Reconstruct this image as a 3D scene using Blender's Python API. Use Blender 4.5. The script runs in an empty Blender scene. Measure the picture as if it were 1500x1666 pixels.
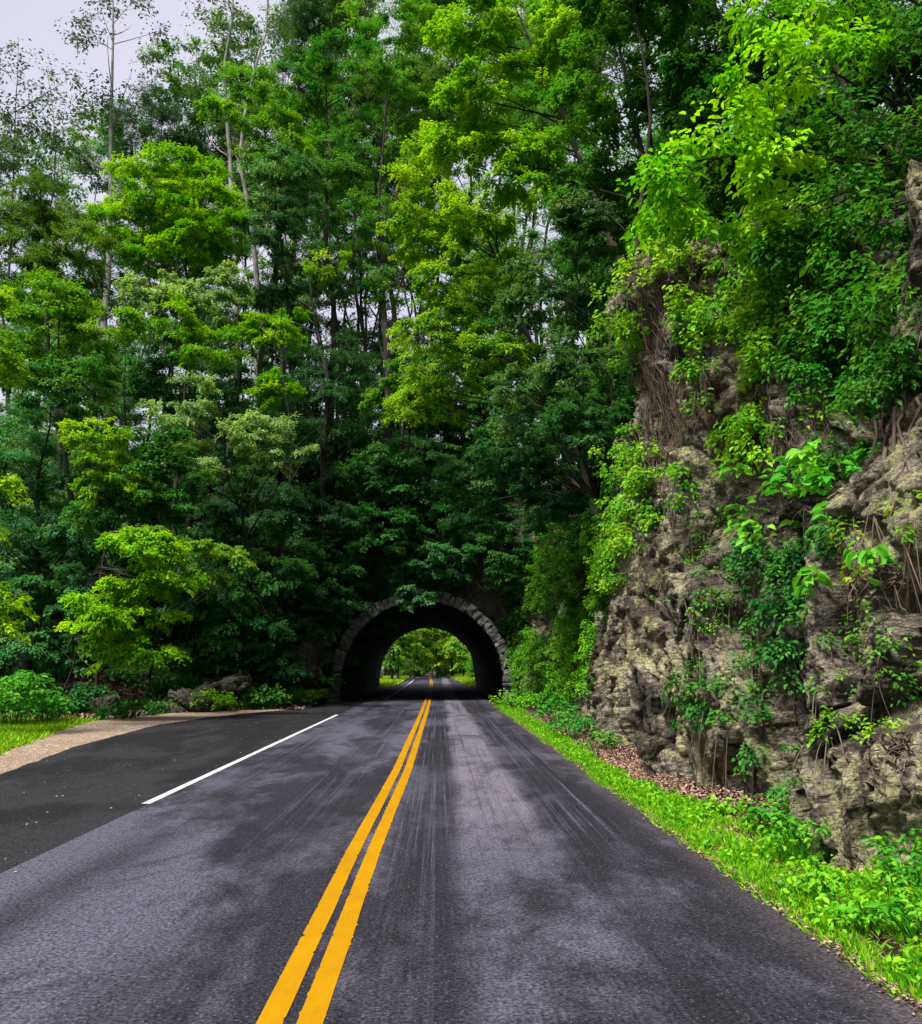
import bpy, math
import numpy as np
from mathutils import Vector
from mathutils.bvhtree import BVHTree

# ------------------------------------------------------------------ camera, world, sun, exposure
scene = bpy.context.scene
COL = scene.collection
CAM_H = 1.5
FPX = 1500.0
PITCH = math.atan(252 / FPX)
YAW = math.atan(34 / FPX * math.cos(PITCH))
cam_d = bpy.data.cameras.new("camera")
cam_d.sensor_fit = 'HORIZONTAL'
cam_d.sensor_width = 36
cam_d.lens = 36 * FPX / 1500
cam_d.clip_start = 0.05
cam_d.clip_end = 2000
cam = bpy.data.objects.new("camera", cam_d)
COL.objects.link(cam)
cam.location = (0, 0, CAM_H)
cam.rotation_euler = (math.pi / 2 + PITCH, 0, -YAW)
scene.camera = cam

SUN_EL = math.radians(60)
SUN_AZ = math.radians(222)          # compass style, clockwise from +Y : behind the camera, to the left
world = bpy.data.worlds.new("World")
scene.world = world
world.use_nodes = True
wt = world.node_tree
wt.nodes.clear()
sky = wt.nodes.new('ShaderNodeTexSky')
sky.sky_type = 'NISHITA'
sky.sun_disc = False
sky.sun_elevation = SUN_EL
sky.sun_rotation = SUN_AZ
sky.dust_density = 4
cloud = wt.nodes.new('ShaderNodeRGB')
cloud.outputs[0].default_value = (3.75, 3.65, 4.3, 1)
wtc = wt.nodes.new('ShaderNodeTexCoord')
wn = wt.nodes.new('ShaderNodeTexNoise')
wn.inputs['Scale'].default_value = 2.2
wn.inputs['Detail'].default_value = 5
wmr = wt.nodes.new('ShaderNodeMapRange')
wmr.inputs[1].default_value = .3
wmr.inputs[2].default_value = .7
wmr.inputs[3].default_value = .70
wmr.inputs[4].default_value = .97
wmix = wt.nodes.new('ShaderNodeMixRGB')
wbg = wt.nodes.new('ShaderNodeBackground')
wbg.inputs['Strength'].default_value = 0.115
wout = wt.nodes.new('ShaderNodeOutputWorld')
wt.links.new(wtc.outputs['Generated'], wn.inputs['Vector'])
wt.links.new(wn.outputs['Fac'], wmr.inputs[0])
wt.links.new(wmr.outputs[0], wmix.inputs[0])
wt.links.new(sky.outputs[0], wmix.inputs[1])
wt.links.new(cloud.outputs[0], wmix.inputs[2])
wt.links.new(wmix.outputs[0], wbg.inputs['Color'])
wt.links.new(wbg.outputs[0], wout.inputs['Surface'])

sun_d = bpy.data.lights.new("sun", 'SUN')
sun_d.energy = 4.5
sun_d.angle = math.radians(14)
sun_d.color = (1.0, 0.96, 0.9)
sun = bpy.data.objects.new("sun", sun_d)
COL.objects.link(sun)
sdir = Vector((math.sin(SUN_AZ) * math.cos(SUN_EL), math.cos(SUN_AZ) * math.cos(SUN_EL), math.sin(SUN_EL)))
sun.rotation_euler = sdir.to_track_quat('Z', 'Y').to_euler()
sun.location = (0, 0, 40)

scene.view_settings.view_transform = 'Standard'
scene.view_settings.look = 'None'
scene.view_settings.exposure = 0.90
scene.view_settings.gamma = 1
scene.cycles.max_bounces = 7
scene.cycles.diffuse_bounces = 3
scene.cycles.glossy_bounces = 2
scene.cycles.transmission_bounces = 4
scene.cycles.caustics_reflective = False
scene.cycles.caustics_refractive = False

# ------------------------------------------------------------------ helpers
FW = np.array([math.sin(YAW) * math.cos(PITCH), math.cos(YAW) * math.cos(PITCH), math.sin(PITCH)])
RT = np.array([math.cos(YAW), -math.sin(YAW), 0.0])
UP = np.cross(RT, FW)
CAMP = np.array([0, 0, CAM_H])

def ray(u, v):
    return FW * FPX + RT * (u - 750) + UP * (833 - v)

def at(u, v, Y):
    """3D point seen at pixel (u, v) of the photograph and standing Y metres ahead"""
    d = ray(u, v)
    return CAMP + d * (Y / d[1])

def hsh(ix, iy, iz, seed):
    h = (ix.astype(np.int64) * 374761393 + iy.astype(np.int64) * 668265263 + iz.astype(np.int64) * 2147483647 + seed * 1274126177) & 0xffffffff
    h = ((h ^ (h >> 13)) * 1274126177) & 0xffffffff
    h = ((h ^ (h >> 16)) * 2246822519) & 0xffffffff
    h = h ^ (h >> 15)
    return (h & 0xffffff) / float(0xffffff)

def vnoise(p, seed=0):
    i = np.floor(p)
    f = p - i
    f = f * f * (3 - 2 * f)
    i = i.astype(np.int64)
    r = 0
    for dx in (0, 1):
        for dy in (0, 1):
            for dz in (0, 1):
                w = (f[..., 0] if dx else 1 - f[..., 0]) * (f[..., 1] if dy else 1 - f[..., 1]) * (f[..., 2] if dz else 1 - f[..., 2])
                r = r + w * hsh(i[..., 0] + dx, i[..., 1] + dy, i[..., 2] + dz, seed)
    return r * 2 - 1

def fbm(p, octv=4, seed=0, gain=.5):
    a, r, s = 1.0, 0, 1.0
    for k in range(octv):
        r = r + a * vnoise(p * s + k * 17.3, seed + k)
        a *= gain
        s *= 2.03
    return r

def worley(p, seed=0):
    i = np.floor(p).astype(np.int64)
    f1 = np.full(p.shape[:-1], 9.0)
    f2 = np.full(p.shape[:-1], 9.0)
    cv = np.zeros(p.shape[:-1])
    cd = np.zeros(p.shape)
    for dx in (-1, 0, 1):
        for dy in (-1, 0, 1):
            for dz in (-1, 0, 1):
                a, b, c = i[..., 0] + dx, i[..., 1] + dy, i[..., 2] + dz
                q = np.stack([a + hsh(a, b, c, seed), b + hsh(a, b, c, seed + 1), c + hsh(a, b, c, seed + 2)], -1)
                dv = p - q
                d = np.sqrt((dv ** 2).sum(-1))
                near = d < f1
                f2 = np.where(near, f1, np.minimum(f2, d))
                cv = np.where(near, hsh(a, b, c, seed + 3), cv)
                cd = np.where(near[..., None], dv, cd)
                f1 = np.where(near, d, f1)
    return f1, f2, cv, cd

def mesh_np(name, verts, quads, mat, tint=None, smooth=False, parent=None, color=None):
    verts = np.asarray(verts, dtype=np.float32).reshape(-1, 3)
    quads = np.asarray(quads, dtype=np.int32).reshape(-1, 4)
    me = bpy.data.meshes.new(name)
    me.vertices.add(len(verts))
    me.vertices.foreach_set('co', verts.ravel())
    me.loops.add(len(quads) * 4)
    me.loops.foreach_set('vertex_index', quads.ravel())
    me.polygons.add(len(quads))
    me.polygons.foreach_set('loop_start', np.arange(0, len(quads) * 4, 4, dtype=np.int32))
    if smooth:
        me.polygons.foreach_set('use_smooth', np.ones(len(quads), dtype=bool))
    if tint is not None:
        a = me.attributes.new('tint', 'FLOAT', 'FACE')
        a.data.foreach_set('value', np.asarray(tint, dtype=np.float32))
    me.update(calc_edges=True)
    me.validate()
    me.materials.append(mat)
    o = bpy.data.objects.new(name, me)
    COL.objects.link(o)
    if parent is not None:
        o.parent = parent
    if color is not None:
        o.color = (*color, 1)
    return o

def tag(o, label=None, cat=None, group=None, kind=None):
    if label: o['label'] = label
    if cat: o['category'] = cat
    if group: o['group'] = group
    if kind: o['kind'] = kind
    return o

def thing(name, loc, label, cat, group=None):
    o = bpy.data.objects.new(name, None)
    o.empty_display_size = .3
    COL.objects.link(o)
    o.location = tuple(float(c) for c in loc)
    return tag(o, label, cat, group)

def grid_quads(nr, nc, keep=None, wrap=False):
    r = np.arange(nr - 1)[:, None]
    c = np.arange(nc if wrap else nc - 1)[None, :]
    c2 = (c + 1) % nc
    q = np.stack([r * nc + c, r * nc + c2, (r + 1) * nc + c2, (r + 1) * nc + c], -1)
    if keep is not None:
        q = q[keep]
    return q.reshape(-1, 4)

def norm(a):
    return a / np.maximum(np.linalg.norm(a, axis=-1, keepdims=True), 1e-9)

def tubes(P, R, K=5):
    """P (M,S,3) centre lines, R (M,S) radii -> verts, quads"""
    P = np.asarray(P, float)
    R = np.asarray(R, float)
    M, S, _ = P.shape
    T = norm(np.gradient(P, axis=1))
    ref = np.where(np.abs(T[:, :1, 2:3]) > .8, np.array([1., 0.13, 0]), np.array([0, 0.07, 1.]))
    A = norm(np.cross(T, np.broadcast_to(ref, T.shape)))
    B = np.cross(T, A)
    th = np.arange(K) / K * 2 * np.pi
    V = P[:, :, None] + R[:, :, None, None] * (A[:, :, None] * np.cos(th)[None, None, :, None] + B[:, :, None] * np.sin(th)[None, None, :, None])
    q = grid_quads(S, K, wrap=True)
    Q = (q[None] + (np.arange(M) * S * K)[:, None, None])
    return V.reshape(-1, 3), Q.reshape(-1, 4)

def join(parts):
    vs, qs, n = [], [], 0
    for v, q in parts:
        vs.append(np.asarray(v).reshape(-1, 3))
        qs.append(np.asarray(q).reshape(-1, 4) + n)
        n += len(vs[-1])
    return np.concatenate(vs), np.concatenate(qs)

def bez(a, b, c, n):
    t = np.linspace(0, 1, n)[None, :, None]
    return a[:, None] * (1 - t) ** 2 + b[:, None] * 2 * t * (1 - t) + c[:, None] * t * t

def leaf_mesh(pos, d, n, L, W, six=False, fold=.22):
    """leaf blades: stalk end at pos, axis d, face normal n"""
    d = norm(d)
    s = norm(np.cross(d, n))
    n = np.cross(s, d)
    L = np.broadcast_to(np.asarray(L, float), (len(pos),))[:, None]
    W = np.broadcast_to(np.asarray(W, float), (len(pos),))[:, None]
    up = n * W * fold
    if not six:
        v = np.stack([pos, pos + d * L * .45 + s * W * .5 + up, pos + d * L - n * L * .08, pos + d * L * .45 - s * W * .5 + up], 1)
        q = np.arange(len(pos) * 4).reshape(-1, 4)
        return v.reshape(-1, 3), q, 1
    v = np.stack([pos,
                  pos + d * L * .28 + s * W * .46 + up, pos + d * L * .66 + s * W * .38 + up * .8,
                  pos + d * L - n * L * .16,
                  pos + d * L * .66 - s * W * .38 + up * .8, pos + d * L * .28 - s * W * .46 + up], 1)
    b = (np.arange(len(pos)) * 6)[:, None]
    q = np.stack([b + np.array([0, 3, 2, 1]), b + np.array([0, 5, 4, 3])], 1)
    return v.reshape(-1, 3), q.reshape(-1, 4), 2

def sprays(rng, C, outd, rs, npl, leaf, flat=.16, droop=.35, ntw=7, fan=1.9, six=False, aspect=.62, jit=.55, shape=None):
    """leaf sprays: each centre C carries a fan of twigs set with leaves; returns mesh data and per face tint"""
    M = len(C)
    if M == 0:
        return np.zeros((0, 3)), np.zeros((0, 4), int), np.zeros(0)
    rs = np.broadcast_to(np.asarray(rs, float), (M,))
    az0 = np.arctan2(outd[:, 1], outd[:, 0])
    taz = az0[:, None] + rng.uniform(-fan, fan, (M, ntw))
    tlen = rs[:, None] * rng.uniform(.55, 1.15, (M, ntw))
    tel = rng.normal(.05, .22, (M, ntw)) + outd[:, 2:3] * .35
    td = np.stack([np.cos(taz) * np.cos(tel), np.sin(taz) * np.cos(tel), np.sin(tel)], -1)
    N = M * npl
    ci = np.repeat(np.arange(M), npl)
    ti = rng.integers(0, ntw, N)
    t = rng.uniform(.05, 1, N) ** .8
    D = td[ci, ti]
    Ln = tlen[ci, ti]
    side = norm(np.cross(D, np.array([0, 0, 1.])))
    sgn = rng.choice([-1., 1.], N)
    off = sgn * rng.uniform(.02, .28, N) * Ln * (1 - .55 * t)
    pos = C[ci] + D * (t * Ln)[:, None] + side * off[:, None]
    pos[:, 2] += rng.normal(0, 1, N) * flat * rs[ci] * .6 - droop * t * t * Ln * .5
    ld = D * .7 + side * (sgn * .75)[:, None] + rng.normal(0, .25, (N, 3))
    ld[:, 2] -= .25 + droop * .5 * t
    nn = np.array([0, 0, 1.]) + outd[ci] * .35 + rng.normal(0, jit * .6, (N, 3))
    sz = leaf * rng.uniform(.65, 1.25, N)
    v, q, k = leaf_mesh(pos, ld, nn, sz, sz * aspect, six)
    tc = rng.uniform(0, 1, M)
    tint = np.clip(.62 * tc[ci] + .38 * rng.uniform(0, 1, N), 0, 1)
    return v, q, np.repeat(tint, k)

# ------------------------------------------------------------------ materials
def new_mat(name):
    m = bpy.data.materials.new(name)
    m.use_nodes = True
    nt = m.node_tree
    nt.nodes.clear()
    out = nt.nodes.new('ShaderNodeOutputMaterial')
    return m, nt, out

class N:
    def __init__(s, nt): s.nt = nt
    def new(s, t, **k):
        n = s.nt.nodes.new(t)
        for a, b in k.items(): setattr(n, a, b)
        return n
    def link(s, a, b): s.nt.links.new(a, b)
    def coord(s, scale=(1, 1, 1), rot=(0, 0, 0), kind='Object'):
        tc = s.new('ShaderNodeTexCoord')
        mp = s.new('ShaderNodeMapping')
        mp.inputs['Scale'].default_value = scale
        mp.inputs['Rotation'].default_value = rot
        s.link(tc.outputs[kind], mp.inputs['Vector'])
        return mp.outputs[0]
    def noise(s, vec, scale, detail=4, rough=.55, dist=0):
        n = s.new('ShaderNodeTexNoise')
        n.inputs['Scale'].default_value = scale
        n.inputs['Detail'].default_value = detail
        n.inputs['Roughness'].default_value = rough
        n.inputs['Distortion'].default_value = dist
        s.link(vec, n.inputs['Vector'])
        return n.outputs['Fac']
    def rng(s, fac, a, b, c=0., d=1.):
        m = s.new('ShaderNodeMapRange')
        for i, x in enumerate((a, b, c, d)): m.inputs[i + 1].default_value = x
        s.link(fac, m.inputs[0])
        return m.outputs[0]
    def ramp(s, fac, stops):
        r = s.new('ShaderNodeValToRGB')
        e = r.color_ramp.elements
        while len(e) < len(stops): e.new(.5)
        for k, (p, c) in enumerate(stops):
            e[k].position = p
            e[k].color = (*c, 1)
        s.link(fac, r.inputs[0])
        return r.outputs[0]
    def mix(s, fac, a, b, mode='MIX'):
        m = s.new('ShaderNodeMixRGB', blend_type=mode)
        for i, x in enumerate((fac, a, b)):
            if isinstance(x, (int, float)): m.inputs[i].default_value = x
            elif isinstance(x, tuple): m.inputs[i].default_value = (*x, 1)
            else: s.link(x, m.inputs[i])
        return m.outputs[0]
    def math(s, op, a, b=0.):
        m = s.new('ShaderNodeMath', operation=op)
        for i, x in enumerate((a, b)):
            if isinstance(x, (int, float)): m.inputs[i].default_value = x
            else: s.link(x, m.inputs[i])
        return m.outputs[0]
    def bump(s, h, strength, dist, prev=None):
        b = s.new('ShaderNodeBump')
        b.inputs['Strength'].default_value = strength
        b.inputs['Distance'].default_value = dist
        s.link(h, b.inputs['Height'])
        if prev is not None: s.link(prev, b.inputs['Normal'])
        return b.outputs[0]
    def bsdf(s, out, col, rough=.8, spec=.3, normal=None):
        p = s.new('ShaderNodeBsdfPrincipled')
        for nme, x in (('Base Color', col), ('Roughness', rough), ('Specular IOR Level', spec)):
            if isinstance(x, (int, float)): p.inputs[nme].default_value = x
            elif isinstance(x, tuple): p.inputs[nme].default_value = (*x, 1)
            else: s.link(x, p.inputs[nme])
        if normal is not None: s.link(normal, p.inputs['Normal'])
        if out is not None: s.link(p.outputs[0], out.inputs['Surface'])
        return p

def leaf_material(name='leaf', trans=.38, gloss=.10):
    m, nt, out = new_mat(name)
    s = N(nt)
    info = s.new('ShaderNodeObjectInfo')
    at_ = s.new('ShaderNodeAttribute', attribute_name='tint')
    hs = s.new('ShaderNodeHueSaturation')
    s.link(info.outputs['Color'], hs.inputs['Color'])
    s.link(s.rng(at_.outputs['Fac'], 0, 1, .535, .468), hs.inputs['Hue'])
    s.link(s.rng(at_.outputs['Fac'], 0, 1, .60, 1.40), hs.inputs['Value'])
    hs.inputs['Saturation'].default_value = 1.0
    c = hs.outputs[0]
    p = s.bsdf(None, c, .42, gloss)
    t = s.new('ShaderNodeBsdfTranslucent')
    s.link(s.mix(1.0, c, (1.25, 1.15, .55), 'MULTIPLY'), t.inputs['Color'])
    mx = s.new('ShaderNodeMixShader')
    mx.inputs[0].default_value = trans
    s.link(p.outputs[0], mx.inputs[1])
    s.link(t.outputs[0], mx.inputs[2])
    s.link(mx.outputs[0], out.inputs['Surface'])
    return m

LEAF = leaf_material()

def bark_material(name, c1, c2, scale=6):
    m, nt, out = new_mat(name)
    s = N(nt)
    v = s.coord((1, 1, .22))
    a = s.noise(v, scale, 6, .7)
    b = s.noise(s.coord(), 1.3, 3)
    col = s.mix(s.rng(b, .35, .7), s.ramp(a, [(.3, c1), (.7, c2)]), tuple(x * 1.5 for x in c2))
    s.bsdf(out, col, .9, .1, s.bump(a, .8, .03))
    return m

BARK = bark_material('bark_dark', (.012, .010, .009), (.038, .033, .028))
BARKG = bark_material('bark_grey', (.07, .065, .065), (.24, .22, .21))
VINE = bark_material('vine_wood', (.035, .025, .020), (.125, .092, .076), 12)

def rock_material(name, light, tan, dark, brown, wet=0.0, lichen=(.42, .42, .22)):
    m, nt, out = new_mat(name)
    s = N(nt)
    v = s.coord()
    strata = s.coord((1.0, 1.0, 3.2), (.35, .25, 0))
    big = s.noise(v, .6, 6, .65, .8)
    mid = s.noise(strata, 2.2, 9, .72, 1.4)
    fine = s.noise(strata, 11, 9, .78, 1.0)
    grain = s.noise(v, 48, 5, .75)
    moss = s.math('MULTIPLY', s.rng(s.noise(v, .8, 6, .7, .5), .54, .62), s.rng(fine, .45, .58))
    col = s.ramp(mid, [(.34, dark), (.40, brown), (.47, tan), (.58, light), (.72, brown)])
    col = s.mix(s.rng(big, .525, .575, 0, .9), col, s.mix(s.rng(fine, .42, .62), dark, brown))
    pat = s.rng(s.noise(v, 1.1, 8, .75, .6), .47, .53)
    col = s.mix(s.math('MULTIPLY', pat, s.rng(fine, .40, .52)), col, lichen)
    fl = s.math('MULTIPLY', s.rng(s.noise(v, 30, 4, .7), .55, .62), s.rng(s.noise(v, 1.7, 5, .7), .45, .56))
    col = s.mix(s.math('MULTIPLY', fl, .75), col, tuple(min(1, x * 1.25) for x in lichen))
    vert = s.noise(s.coord((4.5, 4.5, .7), (0, .12, 0)), 1.6, 9, .8, .8)
    col = s.mix(s.rng(vert, .49, .42, 0, .7), col, s.mix(fine, tuple(x * .8 for x in dark), brown))
    run = s.noise(s.coord((2.6, 2.6, .22)), 1.6, 7, .7, .5)
    col = s.mix(s.rng(run, .59, .66, 0, .7), col, tuple(x * .5 for x in dark))
    col = s.mix(s.rng(s.noise(v, .9, 5, .7, 1), .60, .68, 0, .6), col, (.20, .09, .03))
    dk = s.rng(s.noise(s.coord((.5, .5, .28)), 1.9, 7, .72, 1.2), .525, .575, 0, .9)
    col = s.mix(dk, col, s.mix(fine, tuple(x * .7 for x in dark), tuple(x * .8 for x in brown)))
    crev = s.math('ABSOLUTE', s.math('ADD', s.noise(strata, 3.2, 7, .7, 1.5), -.5))
    col = s.mix(s.rng(crev, .030, .006, 0, .85), col, tuple(x * .4 for x in dark))
    col = s.mix(s.rng(fine, .43, .35, 0, .7), col, tuple(x * .6 for x in dark))
    col = s.mix(s.rng(grain, .50, .34, 0, .6), col, s.mix(.8, col, (.0, .0, .0)))
    col = s.mix(s.rng(grain, .55, .72, 0, .35), col, (.62, .60, .48))
    col = s.mix(s.math('MULTIPLY', moss, .7), col, (.05, .085, .018))
    n = s.bump(mid, 1, .16)
    n = s.bump(s.rng(crev, 0, .04), .7, .05, n)
    n = s.bump(vert, .9, .07, n)
    n = s.bump(fine, 1, .06, n)
    n = s.bump(grain, .7, .014, n)
    s.bsdf(out, col, .78, .25, n)
    return m

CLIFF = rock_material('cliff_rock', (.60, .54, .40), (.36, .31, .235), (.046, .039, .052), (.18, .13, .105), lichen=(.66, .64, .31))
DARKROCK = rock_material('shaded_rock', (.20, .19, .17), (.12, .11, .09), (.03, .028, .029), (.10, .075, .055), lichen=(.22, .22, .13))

def soil_material():
    m, nt, out = new_mat('forest_soil')
    s = N(nt)
    v = s.coord()
    a = s.noise(v, 3, 6, .7)
    b = s.noise(v, 26, 4, .7)
    col = s.mix(s.rng(a, .35, .7), (.014, .011, .007), (.036, .026, .018))
    col = s.mix(s.rng(b, .52, .66), col, (.06, .040, .028))
    col = s.mix(s.rng(s.noise(v, .8, 4), .5, .62, 0, .7), col, (.010, .026, .008))
    s.bsdf(out, col, .95, .1, s.bump(b, .9, .05))
    return m
SOIL = soil_material()

def gravel_material():
    m, nt, out = new_mat('gravel')
    s = N(nt)
    v = s.coord()
    vo = s.new('ShaderNodeTexVoronoi')
    vo.inputs['Scale'].default_value = 26
    s.link(v, vo.inputs['Vector'])
    col = s.ramp(s.new('ShaderNodeSeparateColor').outputs[0], [(0, (.2, .1, .1)), (1, (.3, .2, .2))])
    sep = s.new('ShaderNodeSeparateColor')
    s.link(vo.outputs['Color'], sep.inputs[0])
    col = s.ramp(sep.outputs[0], [(0, (.10, .068, .045)), (.35, (.22, .15, .098)), (.7, (.31, .235, .17)), (1, (.50, .45, .38))])
    col = s.mix(s.rng(s.noise(v, .9, 4), .35, .7, 0, .55), col, (.20, .125, .085))
    s.bsdf(out, col, .95, .15, s.bump(vo.outputs['Distance'], 1, .03))
    return m
GRAVEL = gravel_material()

def asphalt_material(name, dark, light, stripes=True, speck=(.30, .29, .31)):
    m, nt, out = new_mat(name)
    s = N(nt)
    v = s.coord()
    big = s.noise(s.coord((.55, .16, 1), (0, 0, .12)), 1.0, 5, .6, .7)
    mid = s.noise(s.coord((1, .45, 1)), 2.6, 6, .7)
    fac = s.rng(s.math('ADD', s.math('MULTIPLY', big, .75), s.math('MULTIPLY', mid, .35)), .50, .60)
    col = s.mix(fac, dark, light)
    if stripes:
        sx = s.new('ShaderNodeSeparateXYZ')
        s.link(v, sx.inputs[0])
        x_, y_ = sx.outputs[0], sx.outputs[1]
        wob = s.math('MULTIPLY', s.math('ADD', s.noise(s.coord((.3, .12, 1)), 1.5, 4), -.5), .5)
        xw = s.math('ADD', x_, wob)
        def band(x0, hw, soft):
            return s.rng(s.math('ABSOLUTE', s.math('ADD', xw, -x0)), hw, hw - soft)
        st = s.noise(s.coord((17, .07, 1)), 1.0, 5, .8)
        pal = s.math('MULTIPLY', band(.58, .42, .14), s.rng(y_, 7.5, 10.5))
        pal = s.math('MULTIPLY', pal, s.rng(mid, .35, .5, .5, 1))
        col = s.mix(s.math('MULTIPLY', pal, .85), col, (.135, .122, .145))
        w = s.math('ADD', band(-.12, .36, .16), band(1.38, .42, .2))
        w = s.math('ADD', w, s.math('MULTIPLY', band(-1.35, .45, .3), .8))
        w = s.math('ADD', w, s.math('MULTIPLY', band(-2.6, .38, .3), .8))
        w = s.math('MULTIPLY', w, s.rng(s.noise(s.coord((.6, .2, 1)), 1.1, 4), .34, .52))
        col = s.mix(s.math('MULTIPLY', w, .85), col, tuple(q * .7 for q in dark))
        near = s.rng(y_, 5.5, 11, .25, 1)
        k = s.math('MULTIPLY', s.math('MULTIPLY', s.rng(st, .52, .60), w), near)
        col = s.mix(s.math('MULTIPLY', k, .8), col, tuple(q * 1.25 for q in light))
        k2 = s.math('MULTIPLY', s.rng(st, .46, .38), s.math('MULTIPLY', near, s.rng(x_, -.6, -.2)))
        col = s.mix(s.math('MULTIPLY', k2, .75), col, tuple(q * .6 for q in dark))
        blot = s.rng(s.noise(s.coord((.75, .32, 1)), 1.25, 6, .68, .9), .53, .61)
        col = s.mix(s.math('MULTIPLY', blot, .48), col, tuple(q * .55 for q in dark))
        col = s.mix(s.rng(s.math('ADD', x_, s.math('MULTIPLY', wob, .6)), 1.85, 2.1, 0, .7), col, (.060, .050, .050))
    g = s.noise(v, 120, 3, .7)
    g2 = s.noise(v, 45, 4, .75)
    col = s.mix(s.rng(g2, .38, .66), s.mix(.7, col, (0., 0., 0.)), s.mix(1.0, col, (2.0, 2.0, 2.1), 'MULTIPLY'))
    g3 = s.noise(v, 13, 5, .8)
    col = s.mix(s.rng(g3, .50, .38, 0, .45), col, (.008, .008, .010))
    vo = s.new('ShaderNodeTexVoronoi')
    vo.inputs['Scale'].default_value = 85
    s.link(v, vo.inputs['Vector'])
    sep = s.new('ShaderNodeSeparateColor')
    s.link(vo.outputs['Color'], sep.inputs[0])
    sp = s.math('MULTIPLY', s.rng(sep.outputs[0], .955, .97), s.rng(vo.outputs['Distance'], .42, .30))
    col = s.mix(s.math('MULTIPLY', sp, .4), col, speck)
    # fine cracks
    n = s.bump(g2, .55, .012)
    n = s.bump(g, .6, .004, n)
    s.bsdf(out, col, s.rng(big, .3, .7, .9, .78), .08, n)
    return m
ROAD = asphalt_material('road_asphalt', (.021, .020, .025), (.070, .067, .087))
PULL = asphalt_material('pulloff_asphalt', (.011, .011, .0115), (.021, .0205, .022), False, (.25, .24, .22))

def paint_material(name, c, c2):
    m, nt, out = new_mat(name)
    s = N(nt)
    v = s.coord()
    a = s.noise(s.coord((1, .35, 1)), 5, 6, .7)
    b = s.noise(v, 70, 4, .7)
    col = s.mix(s.rng(a, .3, .7), c, c2)
    col = s.mix(s.rng(b, .62, .70, 0, .45), col, (.06, .055, .05))
    s.bsdf(out, col, .85, .06, s.bump(b, .4, .004))
    return m
YELLOW = paint_material('yellow_paint', (.36, .178, .001), (.28, .135, .001))
WHITE = paint_material('white_paint', (.46, .45, .47), (.36, .35, .37))

def stone_material():
    m, nt, out = new_mat('cut_stone')
    s = N(nt)
    v = s.coord()
    at_ = s.new('ShaderNodeAttribute', attribute_name='tint')
    a = s.noise(v, 4, 7, .7, .5)
    b = s.noise(v, 22, 5, .7)
    col = s.mix(s.rng(a, .40, .62), (.035, .035, .035), (.19, .185, .17))
    col = s.mix(s.rng(at_.outputs['Fac'], 0, 1, 0, .55), col, (.10, .095, .085))
    col = s.mix(s.rng(b, .55, .7, 0, .5), col, (.05, .048, .05))
    s.bsdf(out, col, .85, .2, s.bump(b, .8, .03, s.bump(a, .8, .08)))
    return m
STONE = stone_material()

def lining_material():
    m, nt, out = new_mat('dark_lining')
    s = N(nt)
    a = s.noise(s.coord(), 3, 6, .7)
    col = s.mix(a, (.003, .003, .004), (.012, .012, .014))  # near-black base colour puts the tunnel's darkness into the stone
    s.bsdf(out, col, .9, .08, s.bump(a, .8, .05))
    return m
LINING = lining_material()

def plain(name, c, rough=.8, var=.3, spec=.2):
    m, nt, out = new_mat(name)
    s = N(nt)
    at_ = s.new('ShaderNodeAttribute', attribute_name='tint')
    col = s.mix(at_.outputs['Fac'], tuple(x * (1 - var) for x in c), tuple(min(1, x * (1 + var)) for x in c))
    s.bsdf(out, col, rough, spec)
    return m
LITTER = plain('dry_leaf', (.27, .165, .125), .85, .75)
PETAL = plain('petal', (.42, .40, .34), .7, .3)

# ------------------------------------------------------------------ ground and road
def roadc(Y):
    Y = np.asarray(Y, float)
    return -.6 - .00009 * np.maximum(Y - 35, 0) ** 2

def sheet(name, left, right, ys, z, mat, nx=6, zf=None):
    ys = np.asarray(ys, float)
    l, r = left(ys), right(ys)
    t = np.linspace(0, 1, nx)[None]
    X = l[:, None] * (1 - t) + r[:, None] * t
    Y = np.repeat(ys[:, None], nx, 1)
    Z = np.full_like(X, z) if zf is None else zf(X, Y)
    o = mesh_np(name, np.stack([X, Y, Z], -1), grid_quads(len(ys), nx), mat, smooth=True)
    tag(o, kind='structure')
    return o

def n1(y, f, a, seed):
    p = np.stack([y * f, y * 0 + .5, y * 0 + seed], -1)
    return fbm(p, 4, seed) * a

rng0 = np.random.default_rng(5)
xs = np.concatenate([np.linspace(-400, -60, 12), np.linspace(-50, 50, 60), np.linspace(60, 400, 12)])
ys = np.concatenate([np.linspace(-60, -5, 8), np.linspace(-2, 150, 90), np.linspace(170, 700, 12)])
X, Y = np.meshgrid(xs, ys)
Z = -.05 + 0 * X
o = mesh_np('ground', np.stack([X, Y, Z], -1), grid_quads(*X.shape), SOIL, smooth=True)
tag(o, kind='structure')

ry = np.concatenate([np.arange(-6, 45, .12), np.arange(45, 150, 1.)])
sheet('road', lambda y: roadc(y) - 2.63 - (y > 70) * 0, lambda y: roadc(y) + 2.75 + n1(y, .8, .035, 3) + n1(y, 4, .018, 4), ry, 0, ROAD, 8)

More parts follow.
